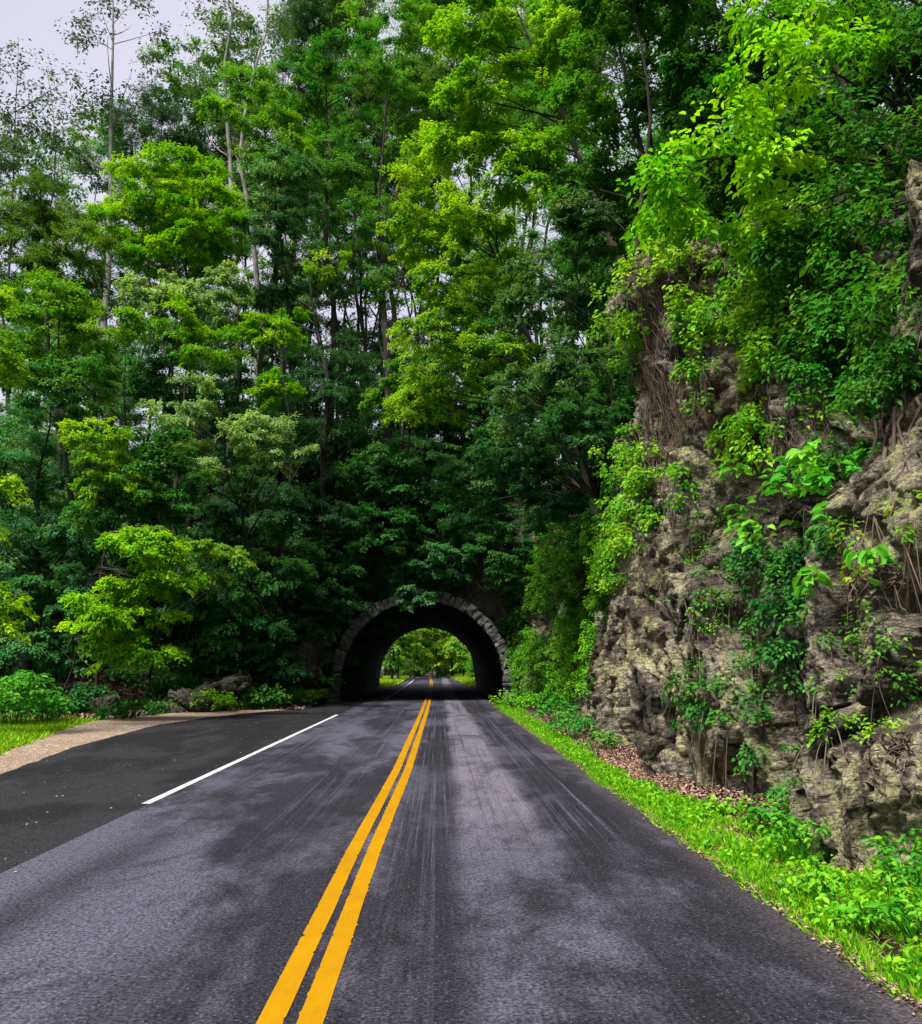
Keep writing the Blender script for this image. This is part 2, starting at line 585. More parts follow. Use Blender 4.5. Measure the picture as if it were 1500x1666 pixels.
def interp(pts):
    a = np.array(sorted(pts))
    return lambda y: np.interp(y, a[:, 0], a[:, 1])
pl_edge = interp([(-6, -4.6), (6, -5.2), (13.6, -6.22), (18.2, -6.97), (24.8, -7.45), (28, -7.1), (31.2, -6.4), (34, -5.3), (36, -4.7), (42, -4.6)])
py = np.arange(-6, 42.3, .12)
sheet('pulloff', lambda y: pl_edge(y) + n1(y, 2.5, .03, 8), lambda y: roadc(y) - 2.5, py, -.004, PULL, 6)
gr_edge = interp([(-6, -6.3), (10, -6.9), (17, -7.8), (19.7, -8.55), (26.2, -9.9), (31.3, -9.05), (33.4, -6.9), (34, -5.9)])
gy = np.arange(-6, 34, .12)
sheet('gravel', lambda y: gr_edge(y) + n1(y, 1.5, .16, 11), lambda y: pl_edge(y) + .15, gy, -.012, GRAVEL, 14,
      lambda X_, Y_: -.012 + .012 * fbm(np.stack([X_ * 1.5, Y_ * 1.5, X_ * 0], -1), 3, 2) * np.clip(pl_edge(Y_) - X_, 0, 1))

# centre lines: two yellow stripes with ragged edges, one white edge line
def stripe(name, x0, w, y0, y1, mat, follow=True, rag=.006, step=.035, seed=0):
    yy = np.concatenate([np.arange(y0, min(y1, 44), step), np.arange(44, y1, 1.)]) if y1 > 44 else np.arange(y0, y1, step)
    r = np.random.default_rng(seed)
    base = roadc(yy) + .6 + np.interp(yy, [3, 8, 14, 31, 60], [-.065, -.055, .02, .04, 0]) if follow else 0 * yy
    e1 = r.normal(0, rag, len(yy)) * (r.random(len(yy)) < .16) - n1(yy, 1.1, .003, seed + 5)
    e2 = r.normal(0, rag, len(yy)) * (r.random(len(yy)) < .16) + n1(yy, 1.1, .003, seed + 9)
    X = np.stack([base + x0 + e1, base + x0 + w + e2], 1)
    Yv = np.repeat(yy[:, None], 2, 1)
    o = mesh_np(name, np.stack([X, Yv, np.full_like(X, .004)], -1), grid_quads(len(yy), 2), mat)
    return tag(o, kind='structure')
stripe('centre_line', -.715, .115, -4, 148, YELLOW, seed=1)
stripe('centre_line', -.545, .115, -4, 148, YELLOW, seed=2)
stripe('edge_line', -3.31, .10, 10.7, 30.0, WHITE, follow=False, rag=.004, seed=3)
stripe('edge_line', -2.62, .10, 92, 118, WHITE, rag=.0, seed=4)

# right verge: a strip of soil between the asphalt and the cliff foot
vy = np.concatenate([np.arange(-4, 43, .2)])
cliff_pts = [(-4, 4.5), (2, 4.4), (5, 4.1), (6.6, 3.85), (7.6, 3.55), (8.7, 3.5), (9.4, 3.85), (9.9, 3.95), (10.6, 3.5), (11.6, 3.25), (13, 3.05), (14.5, 3.02),
             (15.0, 3.3), (15.8, 3.8), (16.6, 3.75), (17.6, 3.45), (19, 3.35), (20.5, 3.45), (21.6, 4.0), (24, 4.3), (26, 4.1), (28, 4.6), (31, 4.6), (34, 4.1), (37, 4.3), (40, 3.7), (42.6, 3.35)]
cliffx = interp(cliff_pts)
sheet('verge', lambda y: roadc(y) + 2.6, lambda y: cliffx(y) + .8, vy, 0, SOIL, 14,
      lambda X_, Y_: -.02 + .10 * np.clip((X_ - 2.2) / 1.2, 0, 1) + .02 * fbm(np.stack([X_ * 2, Y_ * 2, X_ * 0], -1), 3, 7) * np.clip((X_ - 2.2) / .2, 0, 1))

# ------------------------------------------------------------------ rock displacement
def rot2(a, b, ang):
    return a * math.cos(ang) - b * math.sin(ang), a * math.sin(ang) + b * math.cos(ang)

def rock_disp(p, amp=1.0, seed=0):
    w = p + .10 * np.stack([fbm(p * 1.3, 2, seed + 40), fbm(p * 1.3, 2, seed + 50), fbm(p * 1.3, 2, seed + 60)], -1)
    yy, zz = rot2(w[..., 1], w[..., 2], .35)
    xx = w[..., 0] + .3 * zz
    w = np.stack([xx, yy, zz], -1)
    d = 0
    for k, (sc, off, tl, cr) in enumerate([((.5, .55, .28), .30, .20, .07), ((1.2, 1.4, .5), .20, .17, .10), ((3.4, 3.6, 1.5), .05, .07, .04), ((8, 8, 9), .022, .03, .012), ((19, 16, 36), .022, .022, 0)]):
        f1, f2, cv, cd = worley(w * np.array(sc) + 7 * k, seed + 11 * k)
        tilt = np.stack([np.sin(cv * 50), np.cos(cv * 37), np.sin(cv * 91)], -1)
        d = d + off * (cv - .5) + tl * (cd * tilt).sum(-1)
        if cr:
            d = d - cr * np.clip(.09 - (f2 - f1), 0, .09) / .09
    d = d + .02 * fbm(p * 9, 3, seed + 70) + .12 * fbm(p * .35, 2, seed + 3)
    return d * amp

# cliff: along the road on the right, then turning into the portal
step_y = [np.arange(-4, 4, .2), np.arange(4, 6, .05), np.arange(6, 16, .032), np.arange(16, 24, .07), np.arange(24, 42.7, .14)]
cy = np.concatenate(step_y)
def cliff_top(y):
    return np.interp(y, [-4, 5, 9, 12, 13.5, 15.2, 16, 20, 30, 42], [6.5, 6.4, 6.6, 7.4, 8.2, 8.2, 7.0, 6.4, 6.6, 7.2])
nz = 220
tz = np.linspace(0, 1, nz)
CX = cliffx(cy)
top = cliff_top(cy) + .25 * fbm(np.stack([cy * .7, cy * 0, cy * 0], -1), 3, 2)
Zc = -.15 + tz[None] * (top[:, None] + .15)
lean = np.interp(cy, [-4, 7, 10, 12.5, 13.5, 15, 16.5, 21, 42], [.14, .12, .12, .08, .03, .03, .12, .12, .10])[:, None]
Xc = CX[:, None] + lean * Zc
# ledges: shelf on the near part about 3.5 m up; overhanging cap on the corner pillar
ledge = np.interp(cy, [-4, 7, 9.5, 12.0, 13.0], [.5, .45, .5, .35, 0])[:, None]
Xc = Xc + ledge / (1 + np.exp(-(Zc - 3.3) * 6))
cap = np.exp(-((cy - 13.9) / 1.1) ** 2)[:, None]
Xc = Xc - cap * .62 / (1 + np.exp(-(Zc - 7.0) * 14)) + cap * .75 * np.clip((Zc - 7.3) / .8, 0, 1) ** 2
Yc = np.repeat(cy[:, None], nz, 1)
Xc = Xc - .55 * np.exp(-np.abs((Yc - 7.3) / 1.0) ** 4) / (1 + np.exp((Zc - 1.0 - .12 * (Yc - 7)) * 12)) - .30 * np.exp(-np.abs((Yc - 17.9) / 1.3) ** 4) / (1 + np.exp((Zc - 2.3) * 5))
P = np.stack([Xc, Yc, Zc], -1)
disp = rock_disp(P)
disp -= disp.mean()
P[..., 0] -= disp * np.interp(cy, [-4, 22, 42], [1, 1, 1.2])[:, None]
P[..., 1] += .35 * fbm(P * 1.1, 3, 33)
P[..., 1] -= .30 * disp
cliffV = P
cliff_q = grid_quads(len(cy), nz)[:, ::-1]
cliff = mesh_np('cliff', cliffV, cliff_q, CLIFF)
tag(cliff, kind='structure')

# hillside on top of the cliff
def Hr(Xv, Yv):
    b = cliff_top(np.clip(Yv, -4, 42))
    z = b + .62 * np.clip(Xv - cliffx(np.clip(Yv, -4, 42)) - 1.2, 0, 18)
    return z + .5 * fbm(np.stack([Xv * .3, Yv * .3, Xv * 0], -1), 3, 21)
topx = cliffV[:, -1, 0]
tt = np.linspace(0, 1, 60)[None] ** 1.6
Xh = topx[:, None] + tt * (60 - topx[:, None])
sel = np.arange(0, len(cy), 3)
Xh, Yh = Xh[sel], np.repeat(cliffV[sel, -1, 1][:, None], 60, 1)
bl = np.clip(tt * 12, 0, 1)
Zh = (Hr(Xh, Yh)) * bl + cliffV[sel, -1, 2][:, None] * (1 - bl)
hs = mesh_np('hillside', np.stack([Xh, Yh, Zh], -1), grid_quads(len(sel), 60), SOIL, smooth=True)
tag(hs, kind='structure')
_v, _q = join([(cliffV, cliff_q), (np.stack([Xh, Yh, Zh], -1), grid_quads(len(sel), 60))])
BV = BVHTree.FromPolygons([Vector(v) for v in _v.tolist()], _q.tolist())

# hill pierced by the tunnel
AR, AC, AX = 3.68, .80, -.79         # radius, height of centre, x of centre of the arch
PY, PE = 42.0, 72.0
def arch_z(x, R=AR, xc=AX):
    dx = np.abs(np.asarray(x, float) - xc)
    return np.where(dx < R, AC + np.sqrt(np.maximum(R * R - dx * dx, 0)), 0)
def yb(x):
    return np.interp(x, [-90, -40, -22, -15, -11, -8.5, -6.5, -5.3, 3.3, 6], [18, 24, 30, 32.3, 33.8, 35.6, 39.0, 42.0, 42.1, 42.1])
def yt(x):
    return yb(x) + np.interp(x, [-90, -22, -12, -8, -6, 4], [.5, 2.2, 5.0, 4.6, 2.4, 1.0])
def Hc(x, y):
    front = np.interp(x, [-90, -40, -22, -15, -11, -8, -5, 0, 3, 8, 20, 60], [.4, .4, .7, 1.6, 3.0, 4.6, 6.0, 7.2, 7.6, 9, 16, 18])
    rise = np.interp(y - yt(x), [0, 4, 10, 18, 60], [0, 1.6, 4.2, 5.4, 6.0]) * np.interp(x, [-40, -10, 5, 20], [.8, 1, .9, .3])
    nn = fbm(np.stack([x * .22, y * .22, x * 0], -1), 4, 91)
    return front + rise + .55 * nn * np.clip((y - yt(x)) / 2, 0, 1)
hx = np.concatenate([np.linspace(-90, -24, 30), np.arange(-23, 8, .35), np.linspace(8.5, 60, 26)])
nr = 50
tr = np.linspace(0, 1, nr)[:, None] ** 1.3
Xh = np.repeat(hx[None], nr, 0)
Yh = yt(hx)[None] + tr * (PE - yt(hx)[None])
Zh = Hc(Xh, Yh)
hill = mesh_np('hill', np.stack([Xh, Yh, Zh], -1), grid_quads(nr, len(hx)), SOIL, smooth=True)
tag(hill, kind='structure')
# rock face under the hill's front edge, with the tunnel opening
fx = np.concatenate([np.arange(-26, -5.6, .14), np.arange(-5.6, 4.6, .085)])
nf = 90
tf = np.linspace(0, 1, nf)
bz = np.where(np.abs(fx - AX) < AR + .25, arch_z(fx, AR + .25), -.1)
tzv = Hc(fx, yt(fx))
Zf = bz[:, None] * (1 - tf) + tzv[:, None] * tf
tt_ = np.clip(Zf / np.maximum(tzv[:, None], .3), 0, 1)
Yf = yb(fx)[:, None] * (1 - tt_) + yt(fx)[:, None] * tt_ + .12
Pf = np.stack([np.repeat(fx[:, None], nf, 1), Yf, Zf], -1)
keep = np.clip((tzv[:, None] - Zf) / .8, 0, 1)
dd = rock_disp(Pf * .9, 1.0, 300) + .25
nearring = np.clip((np.hypot(Pf[..., 0] - AX, np.maximum(Pf[..., 2] - AC, 0)) - AR - .45) / .8, 0, 1)
Pf[..., 1] -= dd * keep * nearring * np.interp(fx, [-26, -16, -8], [.3, .8, 1.1])[:, None]
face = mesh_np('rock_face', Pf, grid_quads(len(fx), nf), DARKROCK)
tag(face, kind='structure')
FB = BVHTree.FromPolygons([Vector(v) for v in Pf.reshape(-1, 3).tolist()], grid_quads(len(fx), nf).tolist())
# far face of the hill
fx2 = np.arange(-20, 20.1, .4)
cx2 = float(roadc(72.)) - .19
bz2 = np.where(np.abs(fx2 - cx2) < AR, arch_z(fx2, AR, cx2), -.1)
Zf2 = bz2[:, None] * (1 - tf[::6]) + Hc(fx2, PE + 0 * fx2)[:, None] * tf[::6]
Pf2 = np.stack([np.repeat(fx2[:, None], Zf2.shape[1], 1), np.full_like(Zf2, PE), Zf2], -1)
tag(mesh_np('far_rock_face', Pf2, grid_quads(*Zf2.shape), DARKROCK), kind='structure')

# ------------------------------------------------------------------ tunnel
tun = thing('tunnel', (AX, PY, 0), 'short black tunnel through the hill with a rough stone arch over the road', 'tunnel')
def rel(V, base): return np.asarray(V) - np.asarray(base, float)
bt = np.array([AX, PY, 0.])
na = 48
ang = np.linspace(0, np.pi, na)
prof = np.concatenate([[[AR, -.1], [AR, .4]], np.stack([np.cos(ang) * AR, AC + np.sin(ang) * AR], 1), [[-AR, .4], [-AR, -.1]]])
yl = np.linspace(PY - .05, PE, 60)
cxl = (roadc(yl) - .19)
V = np.stack([cxl[:, None] + prof[None, :, 0], np.repeat(yl[:, None], len(prof), 1), np.repeat(prof[None, :, 1], len(yl), 0)], -1)
nn = .07 * fbm(V * .8, 3, 5) + .03 * fbm(V * 3, 2, 6)
cen = np.stack([cxl[:, None] + 0 * V[..., 0], V[..., 1], np.full_like(V[..., 2], AC)], -1)
rad = norm(V - cen)
V = V + rad * (nn * np.clip((V[..., 1] - PY) / 1, 0, 1))[..., None]
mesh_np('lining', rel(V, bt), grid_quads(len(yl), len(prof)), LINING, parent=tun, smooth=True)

# rough stone blocks: each a bevel-cornered, chipped box on a polar grid
def block(c, ax, ay, az, hx_, hy_, hz_, rng, n=8):
    """c centre, axes (unit), half sizes. Face subdivided box, rounded and roughened"""
    parts = []
    lin = np.linspace(-1, 1, n)
    A, B = np.meshgrid(lin, lin)
    for axis in range(3):
        for sgn in (-1, 1):
            p = np.zeros((n, n, 3))
            o1, o2 = [(1, 2), (0, 2), (0, 1)][axis]
            p[..., axis] = sgn
            p[..., o1] = A
            p[..., o2] = B
            parts.append((p, grid_quads(n, n)))
    vs, qs = join(parts)
    r = np.linalg.norm(vs, axis=1, keepdims=True)
    m4 = (np.abs(vs) ** 16).sum(1, keepdims=True) ** (1 / 16)
    vs = vs / m4
    loc = vs * np.array([hx_, hy_, hz_])
    w = c + loc[:, :1] * ax + loc[:, 1:2] * ay + loc[:, 2:3] * az
    dn = .06 * fbm(w * 4.2, 3, int(rng.integers(1000))) + .02 * fbm(w * 13, 2, 8)
    w = w + norm(w - c) * dn[:, None]
    return w, qs
r_ = np.random.default_rng(77)
parts, tints = [], []
a = 0.0
arc0 = -0.0
while a < math.pi - .02:
    wdt = r_.uniform(.055, .10)
    if a + wdt > math.pi: wdt = math.pi - a
    am = a + wdt / 2
    th_ = r_.uniform(.42, .52)
    rm = AR + th_ / 2 - .03
    er = np.array([math.cos(am), 0, math.sin(am)])
    et = np.array([-math.sin(am), 0, math.cos(am)])
    c = np.array([AX, PY + .06 + r_.uniform(-.025, .02), AC]) + er * rm
    v, q = block(c, et, np.array([0, 1., 0]), er, rm * wdt / 2 - .012, .34, th_ / 2, r_)
    parts.append((v, q))
    tints.append(np.full(len(q), r_.random()))
    a += wdt
for side in (-1, 1):           # uprights below the springing
    z = -.1
    while z < AC - .02:
        h = min(r_.uniform(.22, .32), AC - z)
        w = r_.uniform(.5, .75)
        c = np.array([AX + side * (AR + w / 2 - .03), PY - .05 + r_.uniform(-.05, .05), z + h / 2])
        v, q = block(c, np.array([1., 0, 0]), np.array([0, 1., 0]), np.array([0, 0, 1.]), w / 2, .34, h / 2 - .01, r_)
        parts.append((v, q))
        tints.append(np.full(len(q), r_.random()))
        z += h
v, q = join(parts)
mesh_np('stone_arch', rel(v, bt), q, STONE, tint=np.concatenate(tints), parent=tun, smooth=True)
# rubble wing wall on the left haunch
parts, tints = [], []
z = -.1
while z < 3.1:
    h = r_.uniform(.24, .4)
    inner = AX - math.sqrt(max((AR + .72) ** 2 - max(z + h / 2 - AC, 0) ** 2, 0))
    outer = -5.75 + z * .16
    x = inner
    while x > outer:
        w = r_.uniform(.3, .55)
        c = np.array([x - w / 2, PY + .02 + .09 * z + r_.uniform(-.05, .05) - .45 * max(-x - 5.2, 0) * .4, z + h / 2])
        v, q = block(c, np.array([1., 0, 0]), np.array([0, 1., 0]), np.array([0, 0, 1.]), w / 2 - .01, .3, h / 2 - .01, r_)
        parts.append((v, q))
        tints.append(np.full(len(q), r_.random()))
        x -= w
    z += h
v, q = join(parts)
mesh_np('wing_wall', rel(v, bt), q, STONE, tint=np.concatenate(tints), parent=tun, smooth=True)

# ------------------------------------------------------------------ trees
LIME = (.19, .45, .008)
YEL = (.22, .44, .015)
MID = (.085, .27, .03)
GREEN = (.12, .34, .02)
DEEP = (.055, .21, .06)
BLUE = (.09, .25, .085)
PALE = (.22, .38, .13)
OLIVE = (.085, .18, .02)
NEEDLE = (.034, .12, .036)

def ground_z(x, y):
    x = float(x); y = float(y)
    if x > 3.5 and y < 42: return float(Hr(np.array(x), np.array(y)))
    if y >= yt(x) and y <= PE: return float(Hc(np.array(x), np.array(y)))
    if y > yb(x) and y <= PE:
        top_z = float(Hc(np.array(x), np.array(float(yt(x)))))
        return top_z if abs(x - AX) < AR + 1.2 else top_z * float((y - yb(x)) / (yt(x) - yb(x))) * .9
    return 0.0

TREE_SEED = [100]
def tree(name, label, base, boxes, color, leaf=.14, rs=.9, npl=150, dens=1.0, bark=None, trunk_r=.16, flat=.16, droop=.35, six=False,
         aspect=.62, cat='tree', group=None, trunk_top=None, branches=True, depth=.8, fan=1.9, jit=.55, shell=.42, lean=None, bias=0., hang=False, raw=False):
    """base: (u, Y) pixel column and distance, or a 3D point. boxes: crown volumes [(u0, v0, u1, v1, Y)] as seen from the road"""
    TREE_SEED[0] += 1
    rng = np.random.default_rng(TREE_SEED[0])
    if len(base) == 2:
        p = at(base[0], 1000, base[1])
        b = np.array([p[0], base[1], 0.])
        b[2] = ground_z(b[0], b[1])
    else:
        b = np.array(base, float)
    root = thing(name, b, label, cat, group)
    if not raw:
        gapk = -.75
        if six: dens, npl = dens * 2.3, int(npl * 1.8)
        else: dens, npl, leaf, rs, flat, jit = dens * 2.1, int(npl * 3.5), leaf * .82, rs * 1.15, flat * .7, jit * .8
    else:
        gapk = -.4
    C, E = [], []
    cz_top, ctr = -1e9, []
    for bx in boxes:
        u0, v0, u1, v1, Yd = bx
        c = at((u0 + u1) / 2, (v0 + v1) / 2, Yd)
        k = Yd / 1500
        ra = np.array([(u1 - u0) / 2 * k, (u1 - u0) / 2 * k * depth, (v1 - v0) / 2 * k])
        A = ra[0] * ra[1] + ra[1] * ra[2] + ra[0] * ra[2]
        n = max(4, int(dens * 1.25 * A / rs ** 2))
        d = norm(rng.normal(0, 1, (n, 3)))
        d[:, 2] += bias
        d = norm(d)
        r = rng.uniform(0, 1, (n, 1)) ** shell
        pc = c + d * r * ra
        C.append(pc)
        E.append(norm(d * np.array([1, 1, .5])))
        cz_top = max(cz_top, c[2] + ra[2] * .8)
        ctr.append(c)
    C = np.concatenate(C)
    E = np.concatenate(E)
    # leave gaps where nothing grows
    g = fbm(C * .35 + TREE_SEED[0], 2, TREE_SEED[0])
    k = g > gapk
    C, E = C[k], E[k]
    ctr = np.array(ctr)
    m = ctr.mean(0)
    tp = np.array([m[0], m[1], cz_top]) if trunk_top is None else np.array(trunk_top, float)
    ns = 14
    t = np.linspace(0, 1, ns)[:, None]
    w = np.stack([fbm(np.stack([t[:, 0] * 3, t[:, 0] * 0 + TREE_SEED[0], t[:, 0] * 0], -1), 3, 1),
                  fbm(np.stack([t[:, 0] * 3, t[:, 0] * 0 + TREE_SEED[0], t[:, 0] * 0 + 9], -1), 3, 2), t[:, 0] * 0], -1)
    ht = np.linalg.norm(tp - b)
    mid = np.array([b[0] * .75 + tp[0] * .25, b[1] * .75 + tp[1] * .25, (b[2] + tp[2]) / 2])
    line = bez(b[None] - np.array([[0, 0, .3]]), mid[None], tp[None], ns)[0] + w * .034 * ht * np.sin(t * np.pi)
    rr = trunk_r * (1 - .92 * t[:, 0]) * (1 + .5 * np.exp(-t[:, 0] * 18))
    parts = [tubes(line[None], rr[None], 9)]
    if branches and len(C):
        hd = np.hypot(C[:, 0] - m[0], C[:, 1] - m[1])
        rel_h = (C[:, 2] - hd * .75 - b[2]) / max(tp[2] - b[2], .1) if not hang else (C[:, 2] + hd * .15 + .3 - b[2]) / max(tp[2] - b[2], .1)
        f = np.clip(rel_h, .12, .96) * (ns - 1)
        i0 = np.clip(f.astype(int), 0, ns - 2)
        S = line[i0] + (line[i0 + 1] - line[i0]) * (f - i0)[:, None]
        if ht > 6:      # ascending bare boughs inside the crown
            nb = 9
            fb = rng.uniform(.35, .92, nb) * (ns - 1)
            ib = fb.astype(int)
            Sb = line[ib]
            az = rng.uniform(0, 2 * np.pi, nb)
            lb = ht * rng.uniform(.08, .2, nb) * (1.15 - fb / (ns - 1))
            Eb = Sb + np.stack([np.cos(az) * lb, np.sin(az) * lb, lb * rng.uniform(.5, 1.5, nb)], -1)
            Mb = Sb * .45 + Eb * .55 + rng.normal(0, .12, (nb, 3)) * lb[:, None]
            parts.append(tubes(bez(Sb, Mb, Eb, 8), (trunk_r * .38 * (1 - .8 * fb / ns))[:, None] * np.linspace(1, .15, 8)[None], 5))
        # main limbs: group sprays to fewer trunks of branching
        md = S * .45 + C * .55
        md[:, 2] += .18 * np.linalg.norm(C - S, axis=1) * (.6 - droop)
        md += rng.normal(0, .12, md.shape) * np.linalg.norm(C - S, axis=1)[:, None] * .6
        main = rng.random(len(C)) < min(.28, 22. / len(C))
        main[:2] = True
        Ml = C * .6 + md * .4
        for j in np.nonzero(~main)[0]:
            dj = ((Ml[main] - C[j]) ** 2).sum(1)
            if dj.min() > (3 * rs) ** 2:
                S[j] = C[j] + (S[j] - C[j]) * min(1, 1.2 * rs / max(np.linalg.norm(S[j] - C[j]), .01))
            else:
                S[j] = Ml[main][dj.argmin()]
            md[j] = (S[j] + C[j]) / 2 + rng.normal(0, .08, 3)
        Sm = bez(S, md, C, 7)
        curve = Sm
        l = np.linalg.norm(C - S, axis=1)
        r0 = np.clip(l * .012, .008, trunk_r * .45)
        taper = np.linspace(1, .25, 7)
        parts.append(tubes(curve, r0[:, None] * taper[None], 4))
    v, q = join(parts)
    mesh_np('trunk', rel(v, b), q, bark or BARK, parent=root, smooth=True)
    v, q, ti = sprays(rng, C, E, rs * rng.uniform(.7, 1.25, len(C)), npl, leaf, flat, droop, six=six, aspect=aspect, fan=fan, jit=jit)
    mesh_np('crown', rel(v, b), q, LEAF, tint=ti, parent=root, color=color)
    return root

# --- tall thin trees against the sky, upper left
SP = dict(leaf=.22, rs=1.2, npl=75, dens=1.3, flat=.3, droop=.5, jit=1.0, aspect=.5, raw=True)
tree('tall_tree', 'tall bare grey trunk with a thin leafy top against the open sky, upper left', (186, 52),
     [(110, -60, 290, 170, 52), (130, 120, 260, 230, 52)], (.045, .085, .04), bark=BARKG, trunk_r=.30, trunk_top=at(186, -90, 52), **SP)
tree('tall_tree', 'straight grey trunk left of the forked one, rising out of the top edge', (374, 50),
     [(290, -80, 420, 120, 50), (300, 100, 420, 200, 50)], (.05, .13, .03), bark=BARKG, trunk_r=.28, trunk_top=at(369, -120, 50), **SP)
tree('tall_tree', 'forked grey tree leaning right beside the straight grey trunk', (402, 49),
     [(390, -100, 520, 90, 49)], (.07, .17, .03), bark=BARKG, trunk_r=.26, trunk_top=at(432, -90, 49), **SP)
tree('slender_tree', 'sparse dark tree in the top left corner with loose leaves against the sky', (25, 50),
     [(-60, 40, 120, 260, 50), (-70, 180, 60, 330, 50)], (.05, .09, .045), trunk_r=.13, trunk_top=at(30, 60, 50), **SP)
tree('slender_tree', 'thin leafy tree between the top left corner and the bare grey trunk', (76, 47),
     [(30, 110, 170, 330, 47)], (.05, .11, .04), trunk_r=.12, trunk_top=at(76, 110, 47), **SP)
# --- feathery pines
PN = dict(leaf=.30, rs=1.1, npl=160, flat=.35, droop=.1, aspect=.16, jit=.9)
tree('pine_tree', 'feathery dark pine behind the rounded lime maple', (255, 56), [(175, 150, 345, 300, 56), (190, 250, 330, 420, 56)], (.04, .11, .04), trunk_r=.2, **PN)
tree('pine_tree', 'soft needled pine cut by the top edge above the tall green crowns', (490, 58), [(430, -60, 560, 110, 58), (440, 70, 560, 210, 58)], (.05, .13, .05), trunk_r=.22, **PN)
# --- left forest, mid and upper layers
tree('maple_tree', 'rounded lime green maple crown standing out at the upper left', (300, 42),
     [(175, 250, 375, 360, 42), (140, 320, 300, 420, 42), (260, 300, 412, 400, 41), (200, 370, 380, 460, 42)], LIME, rs=.8, npl=170, dens=1.2, trunk_r=.17)
tree('hemlock_tree', 'olive green hemlock at the left edge of the forest below the sky', (70, 40),
     [(-20, 280, 110, 430, 40), (30, 330, 190, 520, 40), (-40, 420, 60, 560, 40)], OLIVE, leaf=.2, aspect=.28, rs=.9, npl=190, trunk_r=.2)
tree('broadleaf_tree', 'yellow green tree between the forked grey tree and the centre crowns', (420, 45),
     [(330, 110, 470, 240, 45), (390, 170, 520, 330, 45)], GREEN, trunk_r=.2, rs=.85, npl=170)
tree('broadleaf_tree', 'blue green crown right of the rounded lime maple', (455, 44),
     [(400, 230, 530, 380, 44), (370, 330, 480, 440, 44)], BLUE, trunk_r=.16, rs=.8, npl=160)
tree('maple_tree', 'yellow topped maple near the left edge with a dark forked trunk', (112, 36),
     [(20, 440, 165, 540, 36), (60, 500, 200, 620, 36), (-20, 540, 80, 660, 36)], (.13, .34, .015), trunk_r=.18, rs=.8, npl=170)
tree('broadleaf_tree', 'pale downy tree under the rounded lime maple', (240, 39),
     [(190, 430, 300, 520, 39), (290, 420, 400, 530, 39)], PALE, leaf=.16, rs=.7, npl=150, trunk_r=.14)
tree('maple_tree', 'maple with bright yellow green tiers left of centre below the pale tree', (300, 37),
     [(190, 480, 330, 560, 37), (300, 520, 400, 610, 37)], (.15, .38, .01), rs=.75, npl=150, trunk_r=.14, depth=.6)
tree('maple_tree', 'maple with a bright spreading tier left of the tall centre trunks', (455, 38),
     [(390, 490, 500, 560, 38), (420, 590, 510, 660, 37)], (.15, .38, .01), rs=.7, npl=150, trunk_r=.13, depth=.6)
tree('broadleaf_tree', 'deep green tree standing low between the two bright maples', (370, 40),
     [(330, 560, 480, 760, 40), (200, 560, 350, 700, 40)], DEEP, rs=.9, npl=170, trunk_r=.16)
tree('dogwood_tree', 'pale blue green dogwood in open tiers left of the tunnel', (440, 37),
     [(360, 670, 500, 770, 33), (230, 610, 350, 700, 34), (250, 700, 360, 790, 34)], PALE, leaf=.13, rs=.7, npl=140, trunk_r=.1, depth=.7)
tree('maple_sapling', 'small yellow green sapling at the left among dark foliage', (165, 31),
     [(105, 680, 210, 745, 31), (120, 740, 225, 810, 31)], YEL, rs=.5, npl=120, leaf=.12, trunk_r=.06, depth=.7)
tree('hemlock_tree', 'dark hemlock filling the left side below the maples', (50, 34),
     [(-40, 640, 130, 860, 34), (60, 760, 200, 900, 34), (-30, 820, 100, 1010, 33)], (.05, .19, .06), leaf=.17, aspect=.3, rs=.85, npl=190, trunk_r=.2, droop=.6)
tree('hemlock_tree', 'shadowy hemlock between the hanging maple and the tunnel', (440, 38),
     [(330, 760, 500, 900, 38), (380, 850, 520, 1010, 38), (280, 780, 420, 940, 38)], NEEDLE, leaf=.17, aspect=.3, rs=.85, npl=190, trunk_r=.22, droop=.6)
tree('maple_tree', 'lime maple hanging low over the gravel on the left', (105, 31),
     [(115, 985, 285, 1035, 27), (150, 1030, 270, 1078, 27), (150, 868, 330, 905, 27), (180, 925, 310, 965, 27), (120, 950, 210, 990, 27)], (.20, .46, .008), leaf=.13, rs=.48, npl=120, dens=1.0,
     trunk_r=.045, droop=.75, depth=.7, trunk_top=at(190, 850, 27), hang=True)
tree('maple_tree', 'mid green boughs reaching right from behind the low lime maple', (250, 35),
     [(285, 870, 410, 945, 29), (180, 850, 300, 910, 29.5)], (.13, .30, .025), leaf=.12, rs=.5, npl=120, trunk_r=.05, droop=.7, depth=.6)
tree('broadleaf_tree', 'mid green tree rising behind the low lime maple', (215, 37),
     [(130, 780, 300, 880, 32), (200, 700, 330, 820, 32), (40, 560, 170, 700, 33)], (.06, .21, .03), rs=.7, npl=150, trunk_r=.12)
